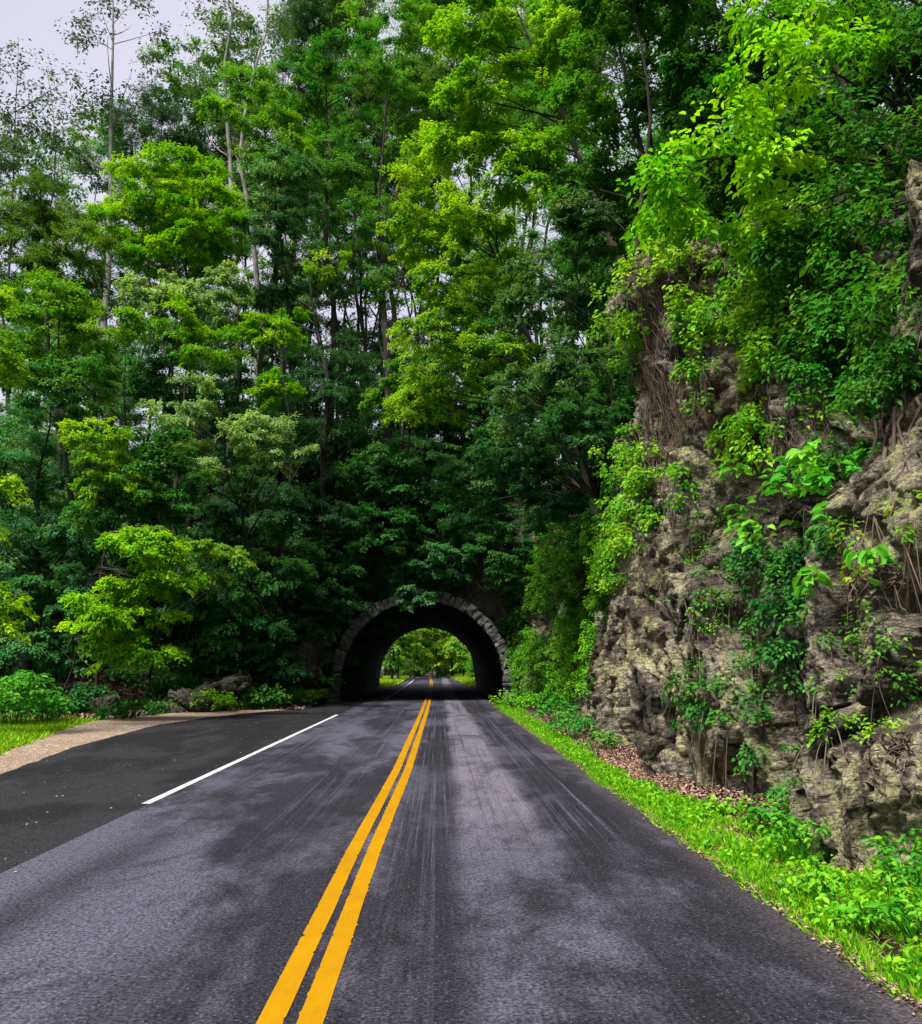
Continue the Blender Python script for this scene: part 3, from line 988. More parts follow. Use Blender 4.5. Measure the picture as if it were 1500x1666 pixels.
# boughs of a tree that stands just outside the left edge
tree('oak_tree', 'yellow green boughs reaching in at the left edge from a tree outside', (-90, 22),
     [(-90, 440, 30, 560, 22), (-90, 540, 40, 640, 22), (-90, 760, 10, 850, 21), (-90, 950, 22, 1030, 21)], (.21, .44, .01), rs=.55, npl=110, leaf=.13, trunk_r=.16, droop=.6, hang=True, trunk_top=at(-80, 380, 22))
tree('beech_tree', 'dark green boughs draping the bank between the low lime maple and the tunnel', (300, 36),
     [(270, 930, 400, 1000, 34), (330, 990, 450, 1050, 34.5), (390, 900, 500, 980, 36), (230, 1040, 330, 1090, 34)], (.05, .20, .04), leaf=.13, rs=.6, npl=120, trunk_r=.06, droop=.6, depth=.7)
tree('beech_tree', 'mid green boughs in the shade above the left end of the gravel', (60, 34),
     [(-20, 1000, 110, 1090, 32), (90, 1020, 200, 1090, 33), (20, 900, 140, 1000, 32)], (.045, .18, .045), leaf=.14, rs=.6, npl=120, trunk_r=.07, droop=.6, depth=.7)
# --- centre, tall
tree('tall_tree', 'tall leafy green tree filling the top centre left of the lime canopy', (530, 48),
     [(480, 60, 640, 200, 48), (500, 180, 620, 330, 48), (430, 90, 520, 220, 48)], (.08, .27, .03), trunk_r=.24, rs=.95, npl=170)
tree('tall_tree', 'tall bright green tree just right of the leafy top centre tree', (600, 50),
     [(570, -40, 720, 110, 50), (610, 80, 740, 230, 50)], GREEN, trunk_r=.22, rs=.95, npl=170)
tree('tall_tree', 'dark straight trunk left of the tunnel top, with open tiers and sky behind', (625, 46),
     [(560, 300, 640, 420, 46), (600, 420, 690, 500, 46), (650, 200, 720, 300, 47)], MID, leaf=.15, trunk_r=.27, rs=.8, npl=95, dens=.75, trunk_top=at(628, 150, 46))
tree('tall_tree', 'slim dark trunk with few leaves left of the thick centre trunk', (572, 47),
     [(520, 380, 600, 500, 47), (540, 250, 610, 330, 47)], MID, trunk_r=.14, rs=.8, npl=90, dens=.7, trunk_top=at(566, 200, 47))
tree('slender_tree', 'slim pole tree just right of the thick centre trunk', (668, 48),
     [(630, 330, 710, 420, 48)], MID, trunk_r=.11, rs=.8, npl=80, dens=.7, trunk_top=at(660, 240, 48))
tree('slender_tree', 'thin dark pole left of centre in the gap of sky', (532, 49),
     [(500, 300, 560, 380, 49)], (.08, .22, .03), trunk_r=.12, rs=.7, npl=80, dens=.7, trunk_top=at(528, 190, 49))
tree('maple_tree', 'thin maple with one yellow spray in the middle of the dark gap', (535, 41),
     [(500, 400, 560, 450, 41)], YEL, leaf=.12, rs=.5, npl=80, dens=.7, trunk_r=.05)
tree('hemlock_tree', 'dark hemlock in the centre beneath the gap of sky', (520, 43),
     [(470, 520, 600, 680, 43), (440, 620, 590, 820, 43), (400, 420, 500, 560, 45)], NEEDLE, leaf=.18, aspect=.3, rs=.9, npl=170, trunk_r=.22, droop=.6)
tree('hemlock_tree', 'dark hemlock standing above the tunnel crown', (655, 46),
     [(590, 560, 720, 720, 46), (560, 690, 740, 850, 45)], (.04, .14, .04), leaf=.18, aspect=.3, rs=.9, npl=180, trunk_r=.2, droop=.6)
# --- above the portal
tree('beech_tree', 'layered mid green beech above the left haunch of the tunnel', (600, 43.6),
     [(540, 720, 680, 820, 42), (560, 810, 700, 900, 41.5), (480, 860, 590, 980, 41)], (.045, .19, .035), rs=.6, npl=130, leaf=.13, trunk_r=.09, depth=.6)
tree('beech_tree', 'layered green beech left of the dark rhododendrons with spreading tiers', (660, 43.8),
     [(600, 610, 720, 700, 41), (640, 560, 760, 640, 40)], (.09, .28, .025), rs=.6, npl=130, leaf=.13, trunk_r=.09, depth=.6)
tree('maple_sapling', 'maple sapling dangling over the top of the arch', at(700, 905, 42.6),
     [(640, 940, 715, 990, 41.3), (650, 880, 780, 940, 41.5)], (.06, .22, .06), rs=.45, npl=90, leaf=.13, trunk_r=.04, depth=.5, droop=.7)
tree('shrub', 'dark leafy shrub on the rock right above the arch', at(770, 900, 43),
     [(700, 800, 830, 900, 42), (760, 860, 870, 960, 41)], (.035, .16, .03), rs=.5, npl=120, leaf=.12, trunk_r=.04, cat='shrub', depth=.6)
tree('shrub', 'green shrub on the hill edge between the arch and the ivy curtain', at(845, 850, 43.5),
     [(800, 800, 890, 880, 41.5)], (.05, .19, .04), rs=.5, npl=120, leaf=.12, trunk_r=.03, cat='shrub', depth=.6)
tree('shrub', 'dark shrub on the rock face left of the stone arch', at(500, 1000, 40.5),
     [(430, 960, 530, 1060, 39), (480, 930, 570, 1000, 40.5)], (.03, .14, .035), rs=.45, npl=110, leaf=.11, trunk_r=.03, cat='shrub', depth=.6)
tree('shrub', 'low rhododendron at the foot of the rock between path and tunnel', at(400, 1090, 36),
     [(360, 1010, 470, 1090, 35.5), (400, 1060, 500, 1110, 36)], (.035, .16, .04), rs=.4, npl=110, leaf=.12, trunk_r=.03, cat='shrub', depth=.6)
# --- right of centre, growing on the cliff top and over the road
tree('birch_tree', 'large lime canopy arching over the road at the top right of centre', (6.6, 27, ground_z(6.6, 27)),
     [(690, -60, 860, 110, 27), (720, 80, 900, 220, 27), (780, 180, 920, 330, 27), (850, -60, 1040, 100, 26), (700, 180, 790, 300, 28)], (.20, .46, .01), leaf=.16, rs=.75, npl=150, dens=1.15,
     trunk_r=.2, aspect=.55, droop=.5)
tree('birch_tree', 'mid green canopy right of the lime canopy with dark stems', (6.2, 22, ground_z(6.2, 22)),
     [(900, 60, 1060, 230, 23), (880, 200, 1020, 340, 24), (980, -60, 1150, 90, 22)], (.08, .28, .02), leaf=.14, rs=.7, npl=140, trunk_r=.18)
tree('maple_tree', 'yellow green maple leaning over the road left of the lime canopy', (5.4, 34, ground_z(5.4, 34)),
     [(650, 240, 760, 330, 33), (620, 320, 760, 420, 33), (700, 300, 860, 420, 32)], (.23, .45, .012), leaf=.15, rs=.7, npl=140, trunk_r=.13)
tree('beech_tree', 'yellow green beech boughs sweeping down beside the road in the middle', (5.6, 31, ground_z(5.6, 31)),
     [(680, 400, 830, 520, 31), (650, 490, 790, 580, 31), (640, 580, 770, 690, 33), (760, 520, 880, 620, 30)], (.19, .40, .018), leaf=.13, rs=.65, npl=140, trunk_r=.13, droop=.6)
tree('rhododendron', 'dark rhododendron thicket with dull leaves high on the cliff', (5.2, 25, ground_z(5.2, 25)),
     [(820, 400, 960, 540, 25), (880, 520, 1000, 640, 24), (780, 600, 920, 700, 26), (900, 300, 1020, 430, 24)], (.075, .19, .06), leaf=.17, aspect=.3, rs=.55, npl=120, trunk_r=.07, cat='shrub', dens=1.1)
tree('rhododendron', 'deep green rhododendron thicket hanging lower above the ivy', (4.9, 29, ground_z(4.9, 29)),
     [(760, 680, 900, 800, 29), (840, 740, 960, 860, 28), (720, 740, 830, 860, 34)], (.036, .14, .038), leaf=.17, aspect=.3, rs=.55, npl=120, trunk_r=.07, cat='shrub', dens=1.1)
tree('rhododendron', 'shadowed rhododendron right of the beech boughs', (4.8, 27, ground_z(4.8, 27)),
     [(780, 690, 900, 760, 28), (900, 620, 1010, 760, 22)], (.036, .14, .035), leaf=.16, aspect=.3, rs=.5, npl=120, trunk_r=.06, cat='shrub', dens=1.1)
for k, (u, Y, tu, r0, lab) in enumerate([
        (1062, 21, 1015, .10, 'dark tree trunk leaning left, first right of the lime canopy'),
        (1082, 23, 1058, .09, 'dark tree trunk leaning left, just right of the first dark one'),
        (1105, 24, 1150, .09, 'dark trunk leaning right behind the near lime branches')]):
    p = at(u, 420, Y)
    tree('tall_tree', lab, (p[0], Y, ground_z(p[0], Y)), [(tu - 110, -140, tu + 120, 60, Y), (tu + 10, 60, tu + 130, 220, Y + 1)], (.045, .17, .02), leaf=.15,
         rs=.7, npl=110, trunk_r=r0, trunk_top=at(tu, -100, Y))

# --- near right: branches overhead, leaves large
tree('dogwood_tree', 'near bright lime branch of big pointed leaves above the rock outcrop', (6.6, 11.5, ground_z(6.6, 11.5)),
     [(1090, 150, 1230, 240, 10), (1060, 240, 1180, 330, 10), (1180, 60, 1330, 170, 10), (1200, 170, 1330, 300, 10), (1050, 300, 1150, 360, 10.5), (1130, 320, 1290, 400, 10.5)], (.22, .54, .008), leaf=.115, rs=.42, npl=48,
     trunk_r=.06, six=True, aspect=.5, droop=.55, flat=.3, dens=1.15, depth=.6)
tree('dogwood_tree', 'bright lime branch at the top edge above the near big leaves', (7.2, 12.5, ground_z(7.2, 12.5)),
     [(1190, -50, 1400, 60, 10.5), (1320, 30, 1450, 140, 10)], (.20, .50, .008), leaf=.11, rs=.45, npl=50, trunk_r=.07, six=True, aspect=.5, droop=.5, flat=.3, depth=.6)
tree('hickory_tree', 'dark leaved tree at the upper right corner with crossing limbs', (6.9, 9.5, ground_z(6.9, 9.5)),
     [(1330, 140, 1520, 300, 10), (1400, -60, 1560, 120, 10), (1300, 280, 1480, 420, 10), (1420, 300, 1560, 480, 9), (1200, 360, 1360, 440, 10.5), (1340, 420, 1500, 540, 9)], (.06, .21, .02), leaf=.105, rs=.45, npl=60, trunk_r=.1,
     six=True, aspect=.42, droop=.5, flat=.3)
tree('hickory_tree', 'mid green tree filling the gap behind the upper right branches', (8.0, 15.5, ground_z(8.0, 15.5)),
     [(1180, 160, 1400, 360, 15), (1100, 60, 1260, 220, 16), (1340, 0, 1560, 200, 15), (1240, 300, 1500, 470, 14)], (.035, .14, .018), leaf=.15, rs=.6, npl=110, trunk_r=.14, dens=1.3)

# --- background forest: three kinds, copied
NOUN = {'trees deeper in the forest': 'inner forest tree', 'trees on the slope above the cliff': 'slope tree', 'young trees of the understory': 'young understory tree',
        'shrubs of the forest floor': 'forest floor shrub', 'shrubs along the top of the cliff': 'cliff top shrub', 'young trees above the cliff': 'young slope tree',
        'sunlit greenery beyond the tunnel': 'sunlit bush', 'trees closing the view beyond the tunnel': 'woodland tree', 'tall trees of the far skyline': 'lacy skyline tree'}
PAL = [(.065, .21, .065), (.13, .32, .10), (.08, .25, .08), (.18, .37, .14), (.055, .18, .06), (.12, .31, .06), (.10, .28, .11)]
def copy_thing(src, loc, rz, sc, label, group, color=None):
    r = src.copy()
    COL.objects.link(r)
    r.location = loc
    r.rotation_euler = (0, 0, rz)
    r.scale = (sc, sc, sc)
    r['label'] = label
    if group: r['group'] = group
    remember(r, NOUN[group], color, sc)
    for ch in list(src.children):
        c = ch.copy()
        COL.objects.link(c)
        c.parent = r
        if color is not None and c.name.startswith('crown'):
            c.color = (*color, 1)
    return r

RELABEL = []
def remember(o, noun, color=None, sc=1.0):
    RELABEL.append((o, noun, color, sc))
    return o
GB = 'trees deeper in the forest'
LB = 'shadowy green tree deeper in the forest, mostly hidden by the nearer trees'
def uv_x(u, Y): return float(at(u, 900, Y)[0])
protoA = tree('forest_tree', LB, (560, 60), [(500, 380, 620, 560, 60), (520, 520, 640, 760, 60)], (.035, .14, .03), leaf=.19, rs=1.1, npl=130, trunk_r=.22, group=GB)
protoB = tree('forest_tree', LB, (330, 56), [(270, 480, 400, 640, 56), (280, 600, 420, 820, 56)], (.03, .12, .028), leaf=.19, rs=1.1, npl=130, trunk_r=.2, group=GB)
for k, (u, Y, sc) in enumerate([(-40, 52, 1.0), (40, 58, 1.1), (110, 50, .9), (170, 60, 1.05), (230, 48, .85), (420, 55, .95), (480, 60, 1.0), (385, 47, .75), (720, 58, 1.0),
                                (780, 54, .95), (640, 57, .75), (700, 50, .6), (15, 44, .8), (140, 42, .65), (560, 52, .62), (480, 47, .6), (830, 52, 1.0), (300, 50, .8), (-120, 45, .9)]):
    x = uv_x(u, Y)
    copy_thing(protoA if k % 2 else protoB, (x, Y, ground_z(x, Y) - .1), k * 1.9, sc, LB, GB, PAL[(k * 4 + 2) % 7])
GE = 'tall trees of the far skyline'
LE = 'tall lacy tree on the far skyline above the wood'
protoE = tree('skyline_tree', LE, (300, 60), [(240, 40, 350, 220, 60), (260, 180, 400, 420, 60)], (.09, .24, .05), leaf=.2, rs=1.2, npl=100, dens=1.0, trunk_r=.15, group=GE)
for k, (u, Y, sc) in enumerate([(-30, 58, .84), (120, 64, .9), (215, 62, .92), (350, 64, 1.05), (400, 60, 1.0), (450, 62, 1.1), (500, 60, 1.12), (545, 64, 1.1), (590, 58, 1.0), (640, 62, 1.05), (690, 60, 1.1),
                                (740, 64, 1.2), (790, 60, 1.1), (480, 66, .85), (610, 66, .8), (560, 54, .7), (700, 56, .75), (835, 58, 1.1), (60, 66, .85), (20, 60, .7), (880, 56, 1.0), (930, 54, 1.0), (970, 58, 1.1), (1010, 50, 1.0), (905, 48, .85), (945, 46, .7), (70, 58, .8), (160, 60, .86), (270, 60, .92), (470, 56, .62), (520, 55, .66), (615, 57, .66), (650, 55, .62), (740, 58, .7), (330, 58, .62), (420, 57, .66), (570, 62, .9), (665, 66, .95), (900, 60, 1.1), (860, 52, .8)]):
    x = uv_x(u, Y)
    copy_thing(protoE, (x, Y, ground_z(x, Y) - .1), k * 1.7, sc, LE, GE, (.07 + .02 * (k % 3), .20 + .03 * (k % 4), .04 + .01 * (k % 3)))
# hillside trees behind the cliff on the right
GH = 'trees on the slope above the cliff'
LH = 'shadowy tree on the slope above the cliff behind the nearer branches'
for k, (x, Y, sc) in enumerate([(9, 24, .7), (8.5, 31, .8), (10, 37, .9), (12, 19, .7), (13, 27, .9), (12.5, 13, .62), (16, 17, .8), (15, 34, 1.), (8, 40, .9), (10.5, 9.5, .5), (19, 24, 1.), (14, 12, .6), (12, 7.5, .5), (7.5, 28, .75), (7, 34, .85), (6.5, 38, .9), (11, 31, 1.), (11, 40, 1.1), (6, 46, .9), (9, 48, 1.), (3, 50, .85), (13, 46, 1.2)]):
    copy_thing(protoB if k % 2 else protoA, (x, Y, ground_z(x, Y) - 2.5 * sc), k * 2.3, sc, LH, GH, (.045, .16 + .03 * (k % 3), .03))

# --- understory: young trees and shrubs copied through the wood
GY = 'young trees of the understory'
LY = 'young leafy tree of the shadowy understory, half hidden by nearer leaves'
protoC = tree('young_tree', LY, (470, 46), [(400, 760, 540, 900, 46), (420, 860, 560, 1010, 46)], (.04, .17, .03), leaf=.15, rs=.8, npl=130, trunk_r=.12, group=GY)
for k, (u, Y, sc) in enumerate([(-60, 42, 1.1), (0, 38, .9), (40, 44, 1.2), (85, 36, .8), (120, 43, 1.2), (160, 38, .9), (200, 44, 1.3), (250, 39, .9), (290, 44, 1.2), (330, 40, .9), (370, 46, 1.2),
                                (410, 42, .9), (500, 48, 1.1), (540, 45, .8), (585, 50, 1.0), (610, 47, .6), (655, 50, .8), (700, 48, .6), (740, 51, .9), (785, 48, .7), (825, 52, 1.1), (230, 50, 1.5), (330, 52, 1.5),
                                (60, 50, 1.5), (140, 52, 1.5), (440, 54, 1.4), (-20, 48, 1.4), (540, 56, 1.2), (720, 56, 1.3), (150, 36, .8), (280, 36.5, .9), (400, 38, .9), (350, 37, 1.2), (460, 40.5, 1.0), (20, 36, 1.1), (220, 37, 1.25), (90, 38, 1.4), (520, 43, 1.0), (600, 46, 1.3), (440, 44, 1.5), (180, 46, 1.7), (300, 47, 1.8), (380, 50, 1.9), (60, 46, 1.8), (560, 50, 1.6), (650, 53, 1.7), (740, 54, 1.7)]):
    x = uv_x(u, Y)
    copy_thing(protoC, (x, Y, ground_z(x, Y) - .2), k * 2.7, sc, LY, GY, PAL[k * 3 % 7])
GS = 'shrubs of the forest floor'
LS = 'low leafy shrub on the shaded forest floor'
protoD = tree('forest_shrub', LS, (505, 43), [(455, 985, 555, 1070, 43), (470, 1020, 590, 1100, 43)], (.04, .17, .03), leaf=.13, rs=.55, npl=120, trunk_r=.05, group=GS, cat='shrub')
for k, (u, Y, sc) in enumerate([(-50, 32, 1.), (0, 34, 1.1), (45, 31, .8), (80, 36, 1.1), (105, 33, .7), (140, 38, 1.2), (215, 39, .9), (250, 36, .8), (290, 37, .9), (330, 38, 1.), (375, 40, 1.),
                                (20, 40, 1.3), (180, 42, 1.3), (280, 42, 1.2), (420, 42, .9), (460, 43, .9), (540, 44, .8), (580, 43.8, .6), (620, 44.5, .7), (660, 43.6, .5), (700, 44.5, .7), (745, 43.8, .55), (790, 44, .8), (830, 44.5, .9)]):
    x = uv_x(u, Y)
    copy_thing(protoD, (x, Y, ground_z(x, Y) - .3), k * 2.1, sc, LS, GS, (.035 + .018 * (k % 3), .135 + .04 * (k % 4), .035 + .015 * (k % 3)))
GC = 'shrubs along the top of the cliff'
LC = 'leafy shrub rooted along the top of the cliff'
for k, (x, Y, sc) in enumerate([(5.0, 12.5, .32), (5.6, 11.4, .38), (5.9, 10.2, .4), (6.2, 9, .4), (6.0, 7.8, .34), (4.9, 14.2, .35), (4.8, 15.6, .5), (5.2, 17, .5), (5.4, 13.2, .5), (6.4, 12, .6), (7.2, 10, .6), (5.4, 19, .6), (5.0, 21, .6),
                                (5.6, 23, .8), (5.2, 25, .7), (6, 27.5, .8), (5.4, 30, .7), (6.4, 33, .9), (5.4, 36, .7), (6, 39, .9), (4.6, 41, .6), (8, 14, .9), (8, 18, .9), (8, 22, 1.), (9, 11, .8)]):
    copy_thing(protoD, (x, Y, ground_z(x, Y) - .35), k * 2.1, sc, LC, GC, (.04 + .03 * (k % 3), .17 + .05 * (k % 4), .02))
for k, (x, Y, sc) in enumerate([(5.6, 18, .5), (6.5, 22, .6), (6.2, 26, .7), (7, 30, .9), (6.4, 34, .9), (6.5, 38, 1.), (8.5, 20, .9), (9, 26, 1.), (9, 34, 1.1), (9, 16, .7)]):
    copy_thing(protoC, (x, Y, ground_z(x, Y) - .4), k * 2.9, sc, 'young tree leaning out from the slope above the cliff', 'young trees above the cliff', (.03, .13 + .03 * (k % 3), .02))
for k, (x, Y, sc) in enumerate([(-12, 140, 1.3), (-8, 143, 1.5), (-4.5, 146, 1.4), (-1, 149, 1.5), (2, 147, 1.5), (5, 141, 1.5), (7, 130, 1.4), (-13, 120, 1.5), (-16, 132, 1.5), (8, 118, 1.2), (-8.5, 112, .9), (5.5, 106, 1.2), (5, 96, 1.1),
                                (4.8, 88, 1.1), (5, 80, 1.), (-9, 84, 1.), (-10, 96, 1.2), (-18, 150, 1.6), (-14, 156, 1.8), (-10, 158, 1.8), (-6, 156, 1.8), (-2, 158, 1.8), (2, 157, 1.8), (6, 156, 1.8), (10, 154, 1.8), (14, 150, 1.6), (-3, 151, 1.2), (0, 152, 1.2)]):
    copy_thing(protoD if k % 2 else protoC, (x, Y, -.6), k * 2.3, sc, 'sunlit shrub beyond the far end of the tunnel', 'sunlit greenery beyond the tunnel', (.17, .44, .01) if k % 2 else (.13, .34, .02))

# --- beyond the tunnel
GT = 'trees beyond the far end of the tunnel'
far = []
for k, (u, Y, lean_, r0) in enumerate([(650, 112, -8, .15), (668, 126, 4, .12), (676, 120, -3, .13), (690, 140, 2, .12), (703, 136, 0, .15), (712, 128, 1, .11), (722, 144, 3, .11),
                                       (640, 105, 5, .16), (738, 130, 0, .14), (755, 118, 0, .12)]):
    labs = ['slender trunk seen through the tunnel, farthest left', 'trunk seen through the tunnel second from the left', 'thicker trunk seen through the tunnel left of its yellow lines',
            'thin trunk seen through the tunnel just left of the yellow lines', 'trunk seen through the tunnel right above the end of the yellow lines',
            'thin trunk seen through the tunnel just right of the yellow lines', 'far trunk seen through the tunnel right of centre', 'leaning trunk against the left rim of the tunnel exit',
            'leafy tree seen through the tunnel on the right', 'leafy tree at the right rim of the tunnel exit']
    tree('roadside_tree', labs[k], (uv_x(u, Y), Y, 0), [(u - 26, 1030, u + 26, 1072, Y), (u - 28, 990, u + 28, 1035, Y), (u - 20, 1066, u + 16, 1088, Y + 3)], [(.17, .36, .03), (.12, .30, .03), (.22, .40, .02)][k % 3], leaf=.34, rs=1.3,
         npl=110, trunk_r=r0, trunk_top=at(u + lean_, 960, Y), group=GT, dens=.9)
for k in range(6, 15):      # dense woodland wall closing the view
    x = -34 + k * 3.1
    Y = 150 + (k * 7 % 13)
    copy_thing(protoA if k % 2 else protoB, (x, Y, -2), k * 1.3, .95, 'green tree in the wood that closes the road beyond the tunnel', 'trees closing the view beyond the tunnel', [(.14, .30, .03), (.10, .26, .03), (.18, .34, .02)][k % 3])

# ------------------------------------------------------------------ vines and plants on the cliff
def cast(u, v, bv=None):
    d = ray(u, v)
    h = (bv or BV).ray_cast(Vector(CAMP), Vector(d).normalized(), 200)
    if h[0] is None: return None
    n = np.array(h[1])
    if n @ d > 0: n = -n
    return np.array(h[0]), n

def vine(name, label, regions, color, leaf=.09, rs=.22, npl=28, dens=1.0, out=(.02, .22), six=False, aspect=.6, stems=1.0, cat='vine', group=None, seed=0, bv=None, droop=.8, fan=2.4, noise_thr=-.25):
    """a climbing plant: sprays rooted on the rock that shows at the pixel regions (u, v, half width, half height)"""
    rng = np.random.default_rng(900 + seed)
    if 'big' in name: npl = int(npl * 1.2)
    elif six: leaf, npl, dens = leaf * .76, int(npl * 1.7), dens * 1.3
    else: leaf, npl, dens = leaf * .95, int(npl * 1.4), dens * 1.35
    C, E, R = [], [], []
    for (u, v, hu, hv) in regions:
        c0 = cast(u, v, bv)
        if c0 is None: continue
        k = np.linalg.norm(c0[0] - CAMP) / 1500
        n = max(3, int(dens * 1.1 * (hu * hv * 4 * k * k) / (rs * rs)))
        for _ in range(n):
            a, r = rng.uniform(0, 2 * np.pi), math.sqrt(rng.uniform(0, 1))
            uu, vv = u + hu * r * math.cos(a) * 1.1, v + hv * r * math.sin(a) * 1.1
            if fbm(np.array([[uu * .02, vv * .02, seed * 3.1]]), 2, seed)[0] < noise_thr: continue
            h = cast(uu, vv, bv)
            if h is None: continue
            C.append(h[0] + h[1] * rng.uniform(*out))
            E.append(h[1])
            R.append(h[0])
    if not C:
        print('NO HITS', label)
        return None
    C, E, R = np.array(C), np.array(E), np.array(R)
    lo = C[np.argmin(C[:, 2])]
    root = thing(name, lo, label, cat, group)
    v, q, ti = sprays(rng, C, E, rs * rng.uniform(.7, 1.3, len(C)), npl, leaf, .35, droop, six=six, aspect=aspect, fan=fan, jit=.8)
    # ivy faces the light: tilt some leaves with the rock
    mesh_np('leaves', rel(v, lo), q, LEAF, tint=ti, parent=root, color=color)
    # woody stems run between neighbouring sprays down the rock
    ns = max(30, int(len(C) * .5 * stems))
    i = rng.integers(0, len(C), ns)
    A = R[i] + E[i] * .02
    ln = rng.uniform(.3, 1.1, ns)
    B = A + np.stack([rng.normal(0, .1, ns), rng.normal(0, .2, ns), -ln], -1)
    M_ = (A + B) / 2 + E[i] * .08 + rng.normal(0, .07, A.shape)
    v, q = tubes(bez(A, M_, B, 6), np.linspace(.005, .003, 6)[None] * rng.uniform(.6, 1.5, (ns, 1)), 4)
    mesh_np('stem', rel(v, lo), q, VINE, parent=root)
    return root

LV = (.20, .46, .015)
vine('vine', 'bright green vine sheet spilling over the middle of the cliff below the outcrop', [(1180, 520, 60, 70), (1240, 560, 80, 80), (1200, 640, 80, 60), (1160, 700, 40, 70), (1290, 500, 70, 70), (1230, 700, 60, 30)],
     (.17, .42, .015), leaf=.10, rs=.28, npl=34, six=True, dens=1.3, out=(.05, .4), seed=1)
vine('vine', 'yellow green vine crowning the overhanging outcrop', [(1030, 420, 50, 40), (1080, 390, 60, 40), (1000, 450, 30, 25), (1130, 430, 50, 25)], (.22, .44, .015), leaf=.10, rs=.24, npl=26, six=True, dens=1.0, out=(.03, .35), seed=2)
vine('vine', 'yellow green creeper climbing the left edge of the rock pillar', [(1020, 540, 30, 60), (1025, 640, 32, 70), (1015, 760, 40, 70), (1020, 850, 36, 50), (995, 900, 40, 60), (985, 800, 30, 80)], (.15, .38, .02), leaf=.085, rs=.22, npl=40, dens=1.3, out=(.05, .4), seed=3, noise_thr=-.6)
vine('ivy', 'dense green ivy curtain on the cliff right of the tunnel mouth', [(860, 1000, 40, 80), (880, 1080, 40, 60), (850, 940, 40, 50), (910, 980, 40, 60), (890, 900, 50, 50)], (.12, .35, .025), leaf=.11, rs=.3, npl=46, dens=1.6, out=(.05, .5), seed=4)
vine('ivy', 'bright ivy patch left of the brown boulder at the cliff foot', [(945, 1040, 26, 60), (930, 1100, 28, 40), (960, 960, 28, 60)], (.12, .36, .015), leaf=.09, rs=.24, npl=40, dens=1.6, out=(.05, .4), seed=5)
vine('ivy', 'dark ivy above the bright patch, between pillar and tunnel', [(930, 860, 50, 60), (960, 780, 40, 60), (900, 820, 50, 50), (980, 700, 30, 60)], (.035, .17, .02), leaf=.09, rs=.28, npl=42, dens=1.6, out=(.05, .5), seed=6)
vine('big_leaved_shrub', 'big leaved bright shrub jutting from the cliff at right', [(1370, 800, 50, 30), (1310, 830, 60, 34), (1260, 860, 50, 24), (1390, 840, 40, 30)], (.12, .42, .03), leaf=.14, rs=.26, npl=20, six=True, dens=1.3, out=(.25, .8), seed=7, cat='shrub', droop=.5)
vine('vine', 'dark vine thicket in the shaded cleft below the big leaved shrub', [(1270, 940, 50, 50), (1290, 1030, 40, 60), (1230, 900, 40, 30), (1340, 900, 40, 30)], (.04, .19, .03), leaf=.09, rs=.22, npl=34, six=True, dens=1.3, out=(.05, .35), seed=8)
vine('vine', 'thin green creeper hanging in the crevice with dark woody stem', [(1230, 1180, 30, 60), (1260, 1250, 34, 50), (1160, 1120, 60, 60)], (.06, .22, .03), leaf=.07, rs=.16, npl=22, dens=.7, out=(.02, .2), seed=9, stems=2.5)
vine('vine', 'loose green vine on the upper right of the cliff', [(1400, 520, 80, 70), (1340, 620, 50, 60), (1450, 640, 50, 60), (1420, 560, 80, 50)], (.06, .24, .02), leaf=.10, rs=.26, npl=30, six=True, dens=1.1, out=(.1, .5), seed=10)
vine('vine', 'yellow tinged vine spray over the rock ledge at the right edge', [(1440, 880, 40, 40), (1410, 920, 40, 22), (1480, 850, 20, 30)], (.21, .38, .02), leaf=.07, rs=.18, npl=22, six=True, dens=.9, out=(.02, .25), seed=11)
vine('vine', 'small yellow green tuft on the lower rock block at right', [(1345, 1180, 24, 22), (1420, 1200, 40, 12)], (.19, .40, .02), leaf=.05, rs=.12, npl=24, dens=1.1, out=(.02, .12), seed=12, stems=.4)
vine('vine', 'scattered small creeper on the tan rock face', [(1170, 900, 60, 90), (1120, 960, 60, 90), (1400, 1080, 80, 90)], (.10, .28, .03), leaf=.055, rs=.13, npl=16, dens=.28, out=(.01, .1), seed=13, stems=2)
vine('ivy', 'dark ivy hanging on the rock over the left side of the arch', [(600, 930, 60, 40), (545, 985, 34, 50), (690, 935, 60, 30), (590, 965, 26, 30), (640, 950, 30, 22)], (.03, .15, .04), leaf=.12, rs=.32, npl=40, dens=1.2, out=(.02, .4), seed=14, bv=FB)
vine('ivy', 'ivy trailing down the rock right above the arch', [(830, 985, 16, 44), (740, 880, 60, 30), (835, 1050, 12, 50)], (.05, .20, .03), leaf=.12, rs=.3, npl=38, dens=.8, out=(.02, .4), seed=15, bv=FB)
vine('vine', 'mixed leaves clothing the dark bank left of the arch', [(470, 1040, 60, 60), (420, 1000, 60, 60), (360, 1030, 60, 50)], (.03, .14, .03), leaf=.11, rs=.3, npl=34, dens=.8, out=(.02, .4), seed=16, bv=FB)

